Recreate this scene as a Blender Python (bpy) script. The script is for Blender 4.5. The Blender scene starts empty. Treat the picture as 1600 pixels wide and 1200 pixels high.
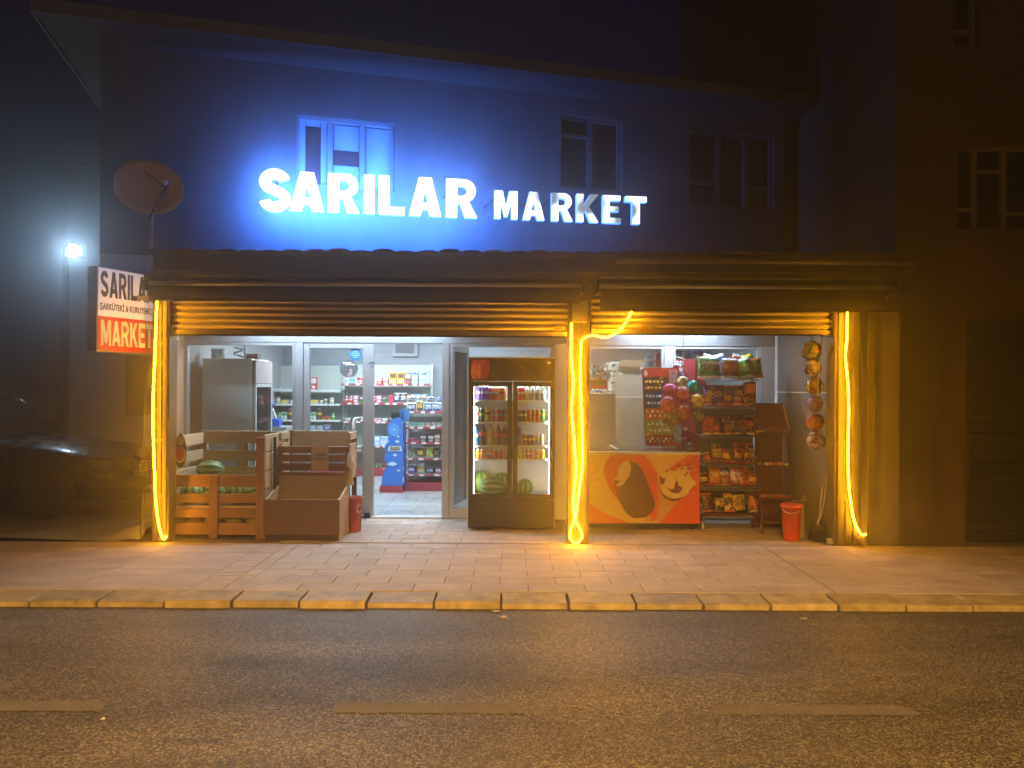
import bpy, bmesh, math, random
from mathutils import Vector, Matrix
random.seed(7)
R = math.radians
sc = bpy.context.scene
COL = sc.collection

# ------------------------------------------------------------------ camera
F = 1202.0            # focal length in photograph pixels (1600 wide)
HOR = 605.0           # horizon row of the photograph
ROLL = R(0.3)
CAMZ = 1.6
cam_d = bpy.data.cameras.new('camera')
cam_d.sensor_width = 36.0
cam_d.lens = F / 1600 * 36
cam_d.shift_y = (HOR - 600) / 1600
cam_d.clip_start = 0.05
cam_d.clip_end = 400
cam = bpy.data.objects.new('camera', cam_d)
cam.matrix_world = Matrix.Translation((0, 0, CAMZ)) @ Matrix.Rotation(R(90), 4, 'X') @ Matrix.Rotation(ROLL, 4, 'Z')
COL.objects.link(cam)
sc.camera = cam

# ------------------------------------------------------------------ world, sun, exposure
world = bpy.data.worlds.new('World')
sc.world = world
world.use_nodes = True
wn = world.node_tree
sky = wn.nodes.new('ShaderNodeTexSky')
sky.sky_type = 'NISHITA'
sky.sun_disc = False
sky.sun_elevation = R(-3.4)
sky.sun_rotation = R(30)
sky.ozone_density = 6.0
sky.dust_density = 0.2
bg = wn.nodes['Background']
bg.inputs['Strength'].default_value = 0.055
tint = wn.nodes.new('ShaderNodeMix'); tint.data_type = 'RGBA'; tint.blend_type = 'MULTIPLY'; tint.inputs['Factor'].default_value = 1.0
tint.inputs[7].default_value = (0.25, 0.45, 2.0, 1)      # deep night blue
wn.links.new(sky.outputs[0], tint.inputs[6])
wn.links.new(tint.outputs[2], bg.inputs['Color'])
sun_d = bpy.data.lights.new('sun', 'SUN')
sun_d.energy = 0.04
sun_d.angle = R(10)
sun_d.color = (1.0, 0.62, 0.35)
sun = bpy.data.objects.new('sun', sun_d)
sun.rotation_euler = (R(55), 0, R(30))
COL.objects.link(sun)
sc.view_settings.view_transform = 'Standard'
sc.view_settings.look = 'None'
sc.view_settings.exposure = 0.0
sc.view_settings.gamma = 1.0
sc.view_settings.use_curve_mapping = False
sc.render.engine = 'CYCLES'
sc.cycles.use_denoising = True
sc.cycles.max_bounces = 8
sc.cycles.diffuse_bounces = 4
sc.cycles.glossy_bounces = 3
sc.cycles.transmission_bounces = 6
sc.cycles.transparent_max_bounces = 12
sc.cycles.volume_bounces = 0
sc.cycles.caustics_reflective = False
sc.cycles.caustics_refractive = False
sc.cycles.sample_clamp_indirect = 3.0
sc.cycles.use_light_tree = True

# ------------------------------------------------------------------ photograph pixel -> place
def unroll(x, y):
    dx, dy = x - 800, y - HOR
    return 800 + dx * math.cos(ROLL) + dy * math.sin(ROLL), HOR + dy * math.cos(ROLL) - dx * math.sin(ROLL)
def P(x, y, d):
    x, y = unroll(x, y)
    return Vector(((x - 800) / F * d, d, CAMZ + (HOR - y) / F * d))
def PX(x, d, y=640): return P(x, y, d).x
def PZ(y, d, x=800): return P(x, y, d).z
G = 0.055             # height of the pavement

# ------------------------------------------------------------------ materials
_mats = {}
def lin(c):
    return tuple(((v / 12.92) if v <= 0.04045 else ((v + 0.055) / 1.055) ** 2.4) for v in c)
def mat(name, col, rough=0.6, metal=0.0, var=0.12, vscale=6.0, bump=0.0, bscale=80.0, rnd=0.0, stretch=None, emis=None, estr=0.0, coat=0.0, detail=4.0, spec=0.5):
    if name in _mats: return _mats[name]
    m = bpy.data.materials.new(name); m.use_nodes = True
    nt = m.node_tree; N = nt.nodes; L = nt.links
    b = N['Principled BSDF']
    b.inputs['Roughness'].default_value = rough
    b.inputs['Metallic'].default_value = metal
    b.inputs['Specular IOR Level'].default_value = spec
    if coat: b.inputs['Coat Weight'].default_value = coat
    tc = N.new('ShaderNodeTexCoord')
    vec = tc.outputs['Object']
    if stretch:
        mp = N.new('ShaderNodeMapping'); mp.inputs['Scale'].default_value = stretch
        L.new(vec, mp.inputs['Vector']); vec = mp.outputs[0]
    if rnd:
        oi = N.new('ShaderNodeObjectInfo')
        ad = N.new('ShaderNodeVectorMath'); ad.operation = 'ADD'
        sx = N.new('ShaderNodeMath'); sx.operation = 'MULTIPLY'; sx.inputs[1].default_value = 37.0
        L.new(oi.outputs['Random'], sx.inputs[0])
        L.new(vec, ad.inputs[0]); L.new(sx.outputs[0], ad.inputs[1]); vec = ad.outputs[0]
    no = N.new('ShaderNodeTexNoise'); no.inputs['Scale'].default_value = vscale; no.inputs['Detail'].default_value = detail
    no.inputs['Roughness'].default_value = 0.65
    L.new(vec, no.inputs['Vector'])
    rmp = N.new('ShaderNodeMapRange')
    rmp.inputs['From Min'].default_value = 0.28; rmp.inputs['From Max'].default_value = 0.72
    rmp.inputs['To Min'].default_value = 1 - var; rmp.inputs['To Max'].default_value = 1 + var
    L.new(no.outputs['Fac'], rmp.inputs['Value'])
    val = rmp.outputs[0]
    if rnd:
        rr = N.new('ShaderNodeMapRange'); rr.inputs['To Min'].default_value = 1 - rnd; rr.inputs['To Max'].default_value = 1 + rnd
        L.new(oi.outputs['Random'], rr.inputs['Value'])
        mu = N.new('ShaderNodeMath'); mu.operation = 'MULTIPLY'
        L.new(val, mu.inputs[0]); L.new(rr.outputs[0], mu.inputs[1]); val = mu.outputs[0]
    mx = N.new('ShaderNodeVectorMath'); mx.operation = 'SCALE'
    mx.inputs[0].default_value = col[:3]
    L.new(val, mx.inputs['Scale'])
    L.new(mx.outputs[0], b.inputs['Base Color'])
    rv = N.new('ShaderNodeMapRange'); rv.inputs['To Min'].default_value = max(0.03, rough - 0.1); rv.inputs['To Max'].default_value = min(1, rough + 0.12)
    L.new(no.outputs['Fac'], rv.inputs['Value']); L.new(rv.outputs[0], b.inputs['Roughness'])
    if bump:
        nb = N.new('ShaderNodeTexNoise'); nb.inputs['Scale'].default_value = bscale; nb.inputs['Detail'].default_value = 3
        L.new(vec, nb.inputs['Vector'])
        bp = N.new('ShaderNodeBump'); bp.inputs['Strength'].default_value = bump; bp.inputs['Distance'].default_value = 0.01
        L.new(nb.outputs['Fac'], bp.inputs['Height']); L.new(bp.outputs[0], b.inputs['Normal'])
    if emis:
        b.inputs['Emission Color'].default_value = (*emis, 1); b.inputs['Emission Strength'].default_value = estr
    _mats[name] = m
    return m
def emit(name, col, s):
    if name in _mats: return _mats[name]
    m = bpy.data.materials.new(name); m.use_nodes = True
    nt = m.node_tree; nt.nodes.clear()
    o = nt.nodes.new('ShaderNodeOutputMaterial'); e = nt.nodes.new('ShaderNodeEmission')
    e.inputs[0].default_value = (*col, 1); e.inputs[1].default_value = s
    nt.links.new(e.outputs[0], o.inputs[0])
    _mats[name] = m
    return m
def glass(name, tint=(0.93, 0.96, 0.96), ior=1.45, rough=0.0, gl=1.0):
    if name in _mats: return _mats[name]
    m = bpy.data.materials.new(name); m.use_nodes = True
    nt = m.node_tree; nt.nodes.clear(); N = nt.nodes; L = nt.links
    o = N.new('ShaderNodeOutputMaterial'); t = N.new('ShaderNodeBsdfTransparent'); g = N.new('ShaderNodeBsdfGlossy')
    t.inputs[0].default_value = (*tint, 1); g.inputs['Roughness'].default_value = 0.03 + rough
    g.inputs[0].default_value = (gl, gl, gl, 1)
    fr = N.new('ShaderNodeFresnel'); fr.inputs[0].default_value = ior
    mx = N.new('ShaderNodeMixShader')
    L.new(fr.outputs[0], mx.inputs[0]); L.new(t.outputs[0], mx.inputs[1]); L.new(g.outputs[0], mx.inputs[2]); L.new(mx.outputs[0], o.inputs[0])
    _mats[name] = m
    return m
def print_mat(name, c1, c2, c3, scale=22.0, rough=0.35):
    """flat packaging print: blotches of three inks"""
    if name in _mats: return _mats[name]
    m = bpy.data.materials.new(name); m.use_nodes = True
    nt = m.node_tree; N = nt.nodes; L = nt.links; b = N['Principled BSDF']
    b.inputs['Roughness'].default_value = rough
    tc = N.new('ShaderNodeTexCoord'); oi = N.new('ShaderNodeObjectInfo')
    sx = N.new('ShaderNodeMath'); sx.operation = 'MULTIPLY'; sx.inputs[1].default_value = 19.0
    L.new(oi.outputs['Random'], sx.inputs[0])
    ad = N.new('ShaderNodeVectorMath'); ad.operation = 'ADD'
    L.new(tc.outputs['Object'], ad.inputs[0]); L.new(sx.outputs[0], ad.inputs[1])
    vo = N.new('ShaderNodeTexNoise'); vo.inputs['Scale'].default_value = scale; vo.inputs['Detail'].default_value = 2
    L.new(ad.outputs[0], vo.inputs['Vector'])
    cr = N.new('ShaderNodeValToRGB'); cr.color_ramp.interpolation = 'CONSTANT'
    wn_ = N.new('ShaderNodeTexNoise'); wn_.inputs['Scale'].default_value = 28; wn_.inputs['Detail'].default_value = 2; wn_.inputs['Distortion'].default_value = 1.5
    L.new(ad.outputs[0], wn_.inputs['Vector'])
    bpn = N.new('ShaderNodeBump'); bpn.inputs['Strength'].default_value = 0.5 if name.startswith(('foil','label')) else 0.05; bpn.inputs['Distance'].default_value = 0.02
    L.new(wn_.outputs['Fac'], bpn.inputs['Height']); L.new(bpn.outputs[0], b.inputs['Normal'])
    e = cr.color_ramp.elements
    e[0].position = 0.0; e[0].color = (*c1, 1); e[1].position = 0.53; e[1].color = (*c2, 1)
    n = e.new(0.61); n.color = (*c3, 1)
    L.new(vo.outputs['Fac'], cr.inputs[0]); L.new(cr.outputs[0], b.inputs['Base Color'])
    _mats[name] = m
    return m

# ------------------------------------------------------------------ mesh builder
class MB:
    def __init__(s): s.v = []; s.f = []; s.mi = []; s.smooth = []
    def add(s, vs, fs, mi=0, smooth=False):
        o = len(s.v); s.v += [Vector(v) for v in vs]
        for f in fs: s.f.append([i + o for i in f]); s.mi.append(mi); s.smooth.append(smooth)
        return s
    def box(s, x0, x1, y0, y1, z0, z1, mi=0):
        if x0 > x1: x0, x1 = x1, x0
        if y0 > y1: y0, y1 = y1, y0
        if z0 > z1: z0, z1 = z1, z0
        return s.add([(x0,y0,z0),(x1,y0,z0),(x1,y1,z0),(x0,y1,z0),(x0,y0,z1),(x1,y0,z1),(x1,y1,z1),(x0,y1,z1)],
                     [(0,3,2,1),(4,5,6,7),(0,1,5,4),(1,2,6,5),(2,3,7,6),(3,0,4,7)], mi)
    def bar(s, p0, p1, w, h, up=(0,0,1), mi=0):
        """rectangular bar from p0 to p1; w sideways, h along up"""
        p0, p1 = Vector(p0), Vector(p1); t = (p1 - p0).normalized(); up = Vector(up)
        sd = t.cross(up)
        if sd.length < 1e-4: sd = t.cross(Vector((0,1,0)))
        sd.normalize(); u = sd.cross(t).normalized()
        a, b = sd * w / 2, u * h / 2
        return s.add([p0-a-b, p0+a-b, p0+a+b, p0-a+b, p1-a-b, p1+a-b, p1+a+b, p1-a+b],
                     [(0,3,2,1),(4,5,6,7),(0,1,5,4),(1,2,6,5),(2,3,7,6),(3,0,4,7)], mi)
    def tube(s, pts, r, n=8, mi=0, caps=True, radii=None):
        pts = [Vector(p) for p in pts]; k = len(pts); vs = []; fs = []
        t0 = (pts[1] - pts[0]).normalized(); ref = Vector((0,0,1)) if abs(t0.z) < 0.9 else Vector((0,1,0))
        a = t0.cross(ref).normalized()
        for i, p in enumerate(pts):
            if i == 0: t = pts[1] - pts[0]
            elif i == k - 1: t = pts[-1] - pts[-2]
            else: t = (pts[i+1] - p).normalized() + (p - pts[i-1]).normalized()
            t.normalize(); a = (a - t * a.dot(t)).normalized(); b = t.cross(a)
            rr = radii[i] if radii else r
            for j in range(n):
                g = 2 * math.pi * j / n; vs.append(p + (a * math.cos(g) + b * math.sin(g)) * rr)
        for i in range(k - 1):
            for j in range(n):
                fs.append((i*n+j, i*n+(j+1)%n, (i+1)*n+(j+1)%n, (i+1)*n+j))
        s.add(vs, fs, mi, True)
        if caps:
            s.add(vs[:n], [tuple(range(n-1,-1,-1))], mi); s.add(vs[-n:], [tuple(range(n))], mi)
        return s
    def cyl(s, p0, p1, r0, r1=None, n=14, mi=0):
        r1 = r0 if r1 is None else r1
        return s.tube([p0, p1], r0, n, mi, True, [r0, r1])
    def lathe(s, prof, c=(0,0,0), n=16, mi=0, axis='Z', mis=None):
        c = Vector(c); vs = []; k = len(prof)
        for r, h in prof:
            for j in range(n):
                g = 2 * math.pi * j / n; x, y = r * math.cos(g), r * math.sin(g)
                vs.append(c + (Vector((x, y, h)) if axis == 'Z' else Vector((x, h, y)) if axis == 'Y' else Vector((h, x, y))))
        for i in range(k - 1):
            fs = [(i*n+j, i*n+(j+1)%n, (i+1)*n+(j+1)%n, (i+1)*n+j) if axis != 'Y' else (i*n+(j+1)%n, i*n+j, (i+1)*n+j, (i+1)*n+(j+1)%n) for j in range(n)]
            o = len(s.v)
            if i == 0:
                base = o; s.v += vs
            for f in fs: s.f.append([q + base for q in f]); s.mi.append(mis[i] if mis else mi); s.smooth.append(True)
        if prof[0][0] > 1e-5: s.f.append([base + j for j in range(n)][::-1]); s.mi.append(mis[0] if mis else mi); s.smooth.append(False)
        if prof[-1][0] > 1e-5: s.f.append([base + (k-1)*n + j for j in range(n)]); s.mi.append(mis[-1] if mis else mi); s.smooth.append(False)
        return s
    def ball(s, c, rx, ry=None, rz=None, n=18, m=11, mi=0):
        ry = rx if ry is None else ry; rz = rx if rz is None else rz; c = Vector(c); vs = []; fs = []
        for i in range(m + 1):
            p = math.pi * i / m
            for j in range(n):
                g = 2 * math.pi * j / n
                vs.append(c + Vector((rx*math.sin(p)*math.cos(g), ry*math.sin(p)*math.sin(g), -rz*math.cos(p))))
        for i in range(m):
            for j in range(n): fs.append((i*n+j, i*n+(j+1)%n, (i+1)*n+(j+1)%n, (i+1)*n+j))
        return s.add(vs, fs, mi, True)
    def prism(s, pts, depth, mi=0):
        """closed polygon (list of 3d points) pushed along the vector depth"""
        pts = [Vector(p) for p in pts]; d = Vector(depth); n = len(pts)
        vs = pts + [p + d for p in pts]
        return s.add(vs, [tuple(range(n)), tuple(range(2*n-1, n-1, -1))] + [(i, i+n, (i+1)%n+n, (i+1)%n) for i in range(n)], mi)
    def xform(s, M):
        s.v = [M @ v for v in s.v]; return s
    def mesh(s, name, mats, off=Vector((0,0,0))):
        me = bpy.data.meshes.new(name)
        me.from_pydata([tuple(v - off) for v in s.v], [], s.f)
        for m in (mats if isinstance(mats, (list, tuple)) else [mats]): me.materials.append(m)
        for p, mi, sm in zip(me.polygons, s.mi, s.smooth): p.material_index = mi; p.use_smooth = sm
        bm = bmesh.new(); bm.from_mesh(me)
        bmesh.ops.remove_doubles(bm, verts=bm.verts, dist=1e-6)
        bmesh.ops.recalc_face_normals(bm, faces=bm.faces)
        bm.to_mesh(me); bm.free(); me.update()
        return me
    def build(s, name, mats, parent=None, bevel=0.0, label=None):
        if parent is None:
            lo = Vector([min(v[i] for v in s.v) for i in range(3)]); hi = Vector([max(v[i] for v in s.v) for i in range(3)])
            off = Vector(((lo.x+hi.x)/2, (lo.y+hi.y)/2, lo.z))
        else: off = Vector(WL[parent.name])
        me = s.mesh(name, mats, off)
        o = bpy.data.objects.new(name, me); COL.objects.link(o)
        if parent is None: o.location = off; WL[o.name] = tuple(off)
        else: o.parent = parent; WL[o.name] = tuple(off)
        if bevel:
            b = o.modifiers.new('bevel', 'BEVEL'); b.width = bevel; b.segments = 2; b.limit_method = 'ANGLE'; b.angle_limit = R(40)
        if label: o['label'] = label
        return o
WL = {}     # world location of every object's origin
def thing(name, label, cat, loc=(0,0,0), group=None):
    o = bpy.data.objects.new(name, None); COL.objects.link(o); o.location = loc; o.empty_display_size = 0.1
    WL[o.name] = tuple(loc); o['label'] = label; o['category'] = cat
    if group: o['group'] = group
    return o
def tag(o, label, cat, group=None):
    o['label'] = label; o['category'] = cat
    if group: o['group'] = group
    return o
def struct(o, label=None):
    o['kind'] = 'structure'
    if label: o['label'] = label
    return o
def place(name, me, loc, parent=None, rot=None, scale=None):
    """another object on shared mesh data, at a world location"""
    o = bpy.data.objects.new(name, me); COL.objects.link(o)
    loc = Vector(loc)
    if parent is not None:
        o.parent = parent; o.location = loc - Vector(WL[parent.name])
    else: o.location = loc
    WL[o.name] = tuple(loc)
    if rot: o.rotation_euler = rot
    if scale: o.scale = scale
    return o

# ------------------------------------------------------------------ shared materials
WOODX = mat('wood_stain', (0.25,0.125,0.05), 0.55, var=0.4, vscale=3, stretch=(1.6,14,28), rnd=0.22, bump=0.25, bscale=9)
WOODZ = mat('wood_stain_upright', (0.22,0.11,0.045), 0.55, var=0.4, vscale=3, stretch=(22,14,1.6), rnd=0.2, bump=0.25, bscale=9)
PINEX = mat('raw_pine', (0.46,0.34,0.19), 0.6, var=0.25, vscale=3, stretch=(1.6,14,22), rnd=0.15, bump=0.2, bscale=9)
PINEY = mat('raw_pine_side', (0.46,0.34,0.19), 0.6, var=0.25, vscale=3, stretch=(14,1.6,22), rnd=0.15, bump=0.2, bscale=9)
PINEZ = mat('raw_pine_upright', (0.48,0.36,0.21), 0.6, var=0.25, vscale=3, stretch=(20,14,1.6), rnd=0.15)
ALU = mat('grey_aluminium', (0.40,0.42,0.44), 0.38, 0.55, var=0.06, vscale=4, stretch=(3,3,0.6))
ALUL = mat('pale_aluminium', (0.62,0.64,0.65), 0.35, 0.4, var=0.05)
STEEL = mat('galvanised_steel', (0.45,0.44,0.42), 0.42, 0.6, var=0.15, vscale=5, bump=0.05, bscale=30)
SHUT = mat('shutter_paint', (0.48,0.40,0.32), 0.42, 0.35, var=0.16, vscale=2.5, stretch=(0.8,6,6), rnd=0.06, bump=0.06, bscale=14)
DARKM = mat('dark_metal', (0.03,0.03,0.033), 0.45, 0.3, var=0.2)
BLACKP = mat('black_plastic', (0.015,0.015,0.016), 0.4, var=0.2)
GLASS = glass('window_glass')
WHITE = mat('white_paint', (0.72,0.73,0.72), 0.5, var=0.05)
RED = mat('red_paint', (0.42,0.025,0.02), 0.42, var=0.1)
EXEC_LATE = []

# ================================================================== GROUND, ROAD, PAVEMENT
def asphalt():
    m = bpy.data.materials.new('asphalt'); m.use_nodes = True
    nt = m.node_tree; N = nt.nodes; L = nt.links; b = N['Principled BSDF']
    tc = N.new('ShaderNodeTexCoord'); geo = N.new('ShaderNodeNewGeometry')
    vo = N.new('ShaderNodeTexVoronoi'); vo.inputs['Scale'].default_value = 112
    L.new(geo.outputs['Position'], vo.inputs['Vector'])
    sp = N.new('ShaderNodeSeparateColor'); L.new(vo.outputs['Color'], sp.inputs[0])
    big = N.new('ShaderNodeTexNoise'); big.inputs['Scale'].default_value = 0.9; big.inputs['Detail'].default_value = 5
    L.new(geo.outputs['Position'], big.inputs['Vector'])
    fine = N.new('ShaderNodeTexNoise'); fine.inputs['Scale'].default_value = 260; fine.inputs['Detail'].default_value = 2
    L.new(geo.outputs['Position'], fine.inputs['Vector'])
    cr = N.new('ShaderNodeValToRGB'); e = cr.color_ramp.elements
    e[0].position = 0.0; e[0].color = (0.045,0.040,0.036,1); e[1].position = 1.0; e[1].color = (0.27,0.23,0.185,1)
    q = e.new(0.70); q.color = (0.125,0.105,0.085,1)
    L.new(sp.outputs[0], cr.inputs[0])
    mr = N.new('ShaderNodeMapRange'); mr.inputs['From Min'].default_value = 0.3; mr.inputs['From Max'].default_value = 0.7
    mr.inputs['To Min'].default_value = 0.6; mr.inputs['To Max'].default_value = 1.4
    bmap = N.new('ShaderNodeMapping'); bmap.inputs['Scale'].default_value = (0.5, 2.2, 1); L.new(geo.outputs['Position'], bmap.inputs['Vector']); L.new(bmap.outputs[0], big.inputs['Vector'])
    L.new(big.outputs['Fac'], mr.inputs['Value'])
    # two old oil stains with ragged edges
    val = mr.outputs[0]
    for (cx, cy, rx, ry, k) in ((P(385,1040,4.45).x, 4.45, 0.34, 0.20, 0.45), (P(300,1160,3.45).x, 3.46, 0.30, 0.05, 0.35), (1.2, 3.1, 0.5, 0.3, 0.2)):
        sub = N.new('ShaderNodeVectorMath'); sub.operation = 'SUBTRACT'; sub.inputs[1].default_value = (cx, cy, 0)
        L.new(geo.outputs['Position'], sub.inputs[0])
        dv = N.new('ShaderNodeVectorMath'); dv.operation = 'MULTIPLY'; dv.inputs[1].default_value = (1/rx, 1/ry, 0)
        L.new(sub.outputs[0], dv.inputs[0])
        ln = N.new('ShaderNodeVectorMath'); ln.operation = 'LENGTH'; L.new(dv.outputs[0], ln.inputs[0])
        nz = N.new('ShaderNodeTexNoise'); nz.inputs['Scale'].default_value = 7; nz.inputs['Detail'].default_value = 4
        L.new(geo.outputs['Position'], nz.inputs['Vector'])
        ad = N.new('ShaderNodeMath'); ad.operation = 'ADD'; L.new(ln.outputs['Value'], ad.inputs[0]); L.new(nz.outputs['Fac'], ad.inputs[1])
        st = N.new('ShaderNodeMapRange'); st.inputs['From Min'].default_value = 0.75; st.inputs['From Max'].default_value = 1.55
        st.inputs['To Min'].default_value = 1 - k; st.inputs['To Max'].default_value = 1
        L.new(ad.outputs[0], st.inputs['Value'])
        mu = N.new('ShaderNodeMath'); mu.operation = 'MULTIPLY'; L.new(val, mu.inputs[0]); L.new(st.outputs[0], mu.inputs[1]); val = mu.outputs[0]
    mx = N.new('ShaderNodeVectorMath'); mx.operation = 'SCALE'; L.new(cr.outputs[0], mx.inputs[0]); L.new(val, mx.inputs['Scale'])
    b.inputs['Specular IOR Level'].default_value = 0.28
    L.new(mx.outputs[0], b.inputs['Base Color'])
    rr = N.new('ShaderNodeMapRange'); rr.inputs['To Min'].default_value = 0.36; rr.inputs['To Max'].default_value = 0.7
    L.new(sp.outputs[1], rr.inputs['Value']); L.new(rr.outputs[0], b.inputs['Roughness'])
    hs = N.new('ShaderNodeMath'); hs.operation = 'MULTIPLY_ADD'; hs.inputs[1].default_value = -0.8
    L.new(vo.outputs['Distance'], hs.inputs[0]); L.new(sp.outputs[2], hs.inputs[2])
    h2 = N.new('ShaderNodeMath'); h2.operation = 'MULTIPLY_ADD'; h2.inputs[1].default_value = 0.4
    L.new(fine.outputs['Fac'], h2.inputs[0]); L.new(hs.outputs[0], h2.inputs[2])
    bp = N.new('ShaderNodeBump'); bp.inputs['Strength'].default_value = 0.8; bp.inputs['Distance'].default_value = 0.004
    L.new(h2.outputs[0], bp.inputs['Height']); L.new(bp.outputs[0], b.inputs['Normal'])
    return m
ASPH = asphalt()
SOIL = mat('soil', (0.12,0.105,0.09), 0.9, var=0.3, vscale=1.5, bump=0.5, bscale=30)
g = MB().add([(-160,-60,-0.06),(160,-60,-0.06),(160,260,-0.06),(-160,260,-0.06)], [(0,1,2,3)]); struct(g.build('ground', SOIL))
r_ = MB().add([(-40,-8,0),(40,-8,0),(40,5.60,0),(-40,5.60,0)], [(0,1,2,3)]); struct(r_.build('road', ASPH))

# worn lane dashes
def worn_paint():
    m = bpy.data.materials.new('worn_road_paint'); m.use_nodes = True
    nt = m.node_tree; N = nt.nodes; L = nt.links; b = N['Principled BSDF']
    geo = N.new('ShaderNodeNewGeometry')
    n1 = N.new('ShaderNodeTexNoise'); n1.inputs['Scale'].default_value = 90; n1.inputs['Detail'].default_value = 4
    L.new(geo.outputs['Position'], n1.inputs['Vector'])
    n2 = N.new('ShaderNodeTexNoise'); n2.inputs['Scale'].default_value = 6
    L.new(geo.outputs['Position'], n2.inputs['Vector'])
    a = N.new('ShaderNodeMath'); a.operation = 'MULTIPLY_ADD'; a.inputs[1].default_value = 0.6; L.new(n2.outputs['Fac'], a.inputs[0]); L.new(n1.outputs['Fac'], a.inputs[2])
    cr = N.new('ShaderNodeValToRGB'); e = cr.color_ramp.elements
    e[0].position = 0.55; e[0].color = (0.10,0.085,0.07,1); e[1].position = 0.95; e[1].color = (0.165,0.14,0.115,1)
    L.new(a.outputs[0], cr.inputs[0]); L.new(cr.outputs[0], b.inputs['Base Color'])
    b.inputs['Roughness'].default_value = 0.75
    bp = N.new('ShaderNodeBump'); bp.inputs['Strength'].default_value = 0.35; bp.inputs['Distance'].default_value = 0.004
    L.new(n1.outputs['Fac'], bp.inputs['Height']); L.new(bp.outputs[0], b.inputs['Normal'])
    return m
PAINT = worn_paint()
for (xa, xb) in ((-130,165),(522,822),(1118,1438)):
    x0, x1 = PX(xa,3.8,1112), PX(xb,3.8,1112); y0, y1 = 3.765, 3.885; rr = random.Random(xa)
    top = []; bot = []
    for k in range(13):
        t = k / 12; x = x0 + (x1 - x0) * t
        bot.append((x, y0 + rr.uniform(-.006,.006), .004)); top.append((x, y1 + rr.uniform(-.006,.006), .004))
    top[-1] = (top[-1][0] - 0.03, top[-1][1] - 0.03, .004); top[0] = (top[0][0] + 0.01, top[0][1], .004)
    o = MB().add(bot + top[::-1], [tuple(range(26))]).build('lane_marking', PAINT); struct(o)

# kerb of separate stones
KERBM = mat('kerb_stone', (0.33,0.25,0.125), 0.65, var=0.5, vscale=8, rnd=0.16, bump=0.25, bscale=60, detail=8)
kerb = thing('kerb', 'row of worn yellowish kerb stones along the road edge', 'kerb', (0, 5.7, 0)); del kerb['category']; struct(kerb)
KX0 = PX(47, 5.56, 943); KW = 0.4865
for k in range(-5, 18):
    x0 = KX0 + k * KW; rr = random.Random(k + 50)
    g1 = 0.009
    dz = rr.uniform(-.010,.010); dy = rr.uniform(-.010,.012)
    m = MB()
    y0, y1, zf, zb = 5.545 + dy, 5.815, 0.044 + dz, 0.054
    c = 0.012
    prof = [(y0, -0.05), (y0, zf - c), (y0 + c, zf), (y1, zb + dz*0.4), (y1, -0.05)]
    t0, t1 = x0 + g1, x0 + KW - g1
    sk = rr.uniform(-.004,.004)
    a = [(t0 + (sk if p[0] > 5.7 else 0), p[0], p[1]) for p in prof]; b_ = [(t1, p[0], p[1]) for p in prof]
    n = len(prof)
    m.add(a + b_, [tuple(range(n)), tuple(range(2*n-1, n-1, -1))] + [(i, i+n, (i+1)%n+n, (i+1)%n) for i in range(n)])
    m.build('kerb_stone', KERBM, kerb, bevel=0.005)
MB().box(-5, 5, 5.60, 5.83, -0.05, 0.022).build('kerb_bed', mat('mortar', (0.09,0.075,0.06), 0.95, var=0.3), kerb)

# pavement: bed + pavers
PAVM = mat('paver', (0.42,0.34,0.285), 0.75, var=0.26, vscale=3.5, rnd=0.055, bump=0.3, bscale=45, detail=9)
PAVC = mat('worn_concrete', (0.41,0.325,0.275), 0.8, var=0.32, vscale=2.2, rnd=0.07, bump=0.3, bscale=35, detail=10)
BEDM = mat('paving_bed', (0.21,0.17,0.145), 0.95, var=0.25, vscale=10, bump=0.4, bscale=60)
pave = MB().add([(-30,5.82,G-0.007),(30,5.82,G-0.007),(30,7.62,G-0.007),(-30,7.62,G-0.007)], [(0,1,2,3)]).build('pavement', BEDM); struct(pave)
_pm = {}
def paver(x0, x1, y0, y1, parent, m, rr, gap=0.003):
    w, d = round(x1 - x0 - gap*2, 3), round(y1 - y0 - gap*2, 3)
    key = (w, d, m.name)
    if key not in _pm: 
        c = 0.002
        b = MB(); b.add([(-w/2,-d/2,-.02),(w/2,-d/2,-.02),(w/2,d/2,-.02),(-w/2,d/2,-.02),(-w/2,-d/2,-c),(w/2,-d/2,-c),(w/2,d/2,-c),(-w/2,d/2,-c),
            (-w/2+c,-d/2+c,0),(w/2-c,-d/2+c,0),(w/2-c,d/2-c,0),(-w/2+c,d/2-c,0)],
            [(0,1,5,4),(1,2,6,5),(2,3,7,6),(3,0,4,7),(4,5,9,8),(5,6,10,9),(6,7,11,10),(7,4,8,11),(8,9,10,11)])
        _pm[key] = b.mesh('paver', m)
    o = place('paver', _pm[key], ((x0+x1)/2, (y0+y1)/2, G + rr.uniform(-.0018,.0012)), parent, rot=(rr.uniform(-.003,.003), rr.uniform(-.002,.002), rr.uniform(-.004,.004)))
rr = random.Random(3)
XL, XR = PX(372, 5.83, 925), PX(1305, 5.83, 925)
rows = [5.825 + k * 0.219 for k in range(9)]
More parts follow.
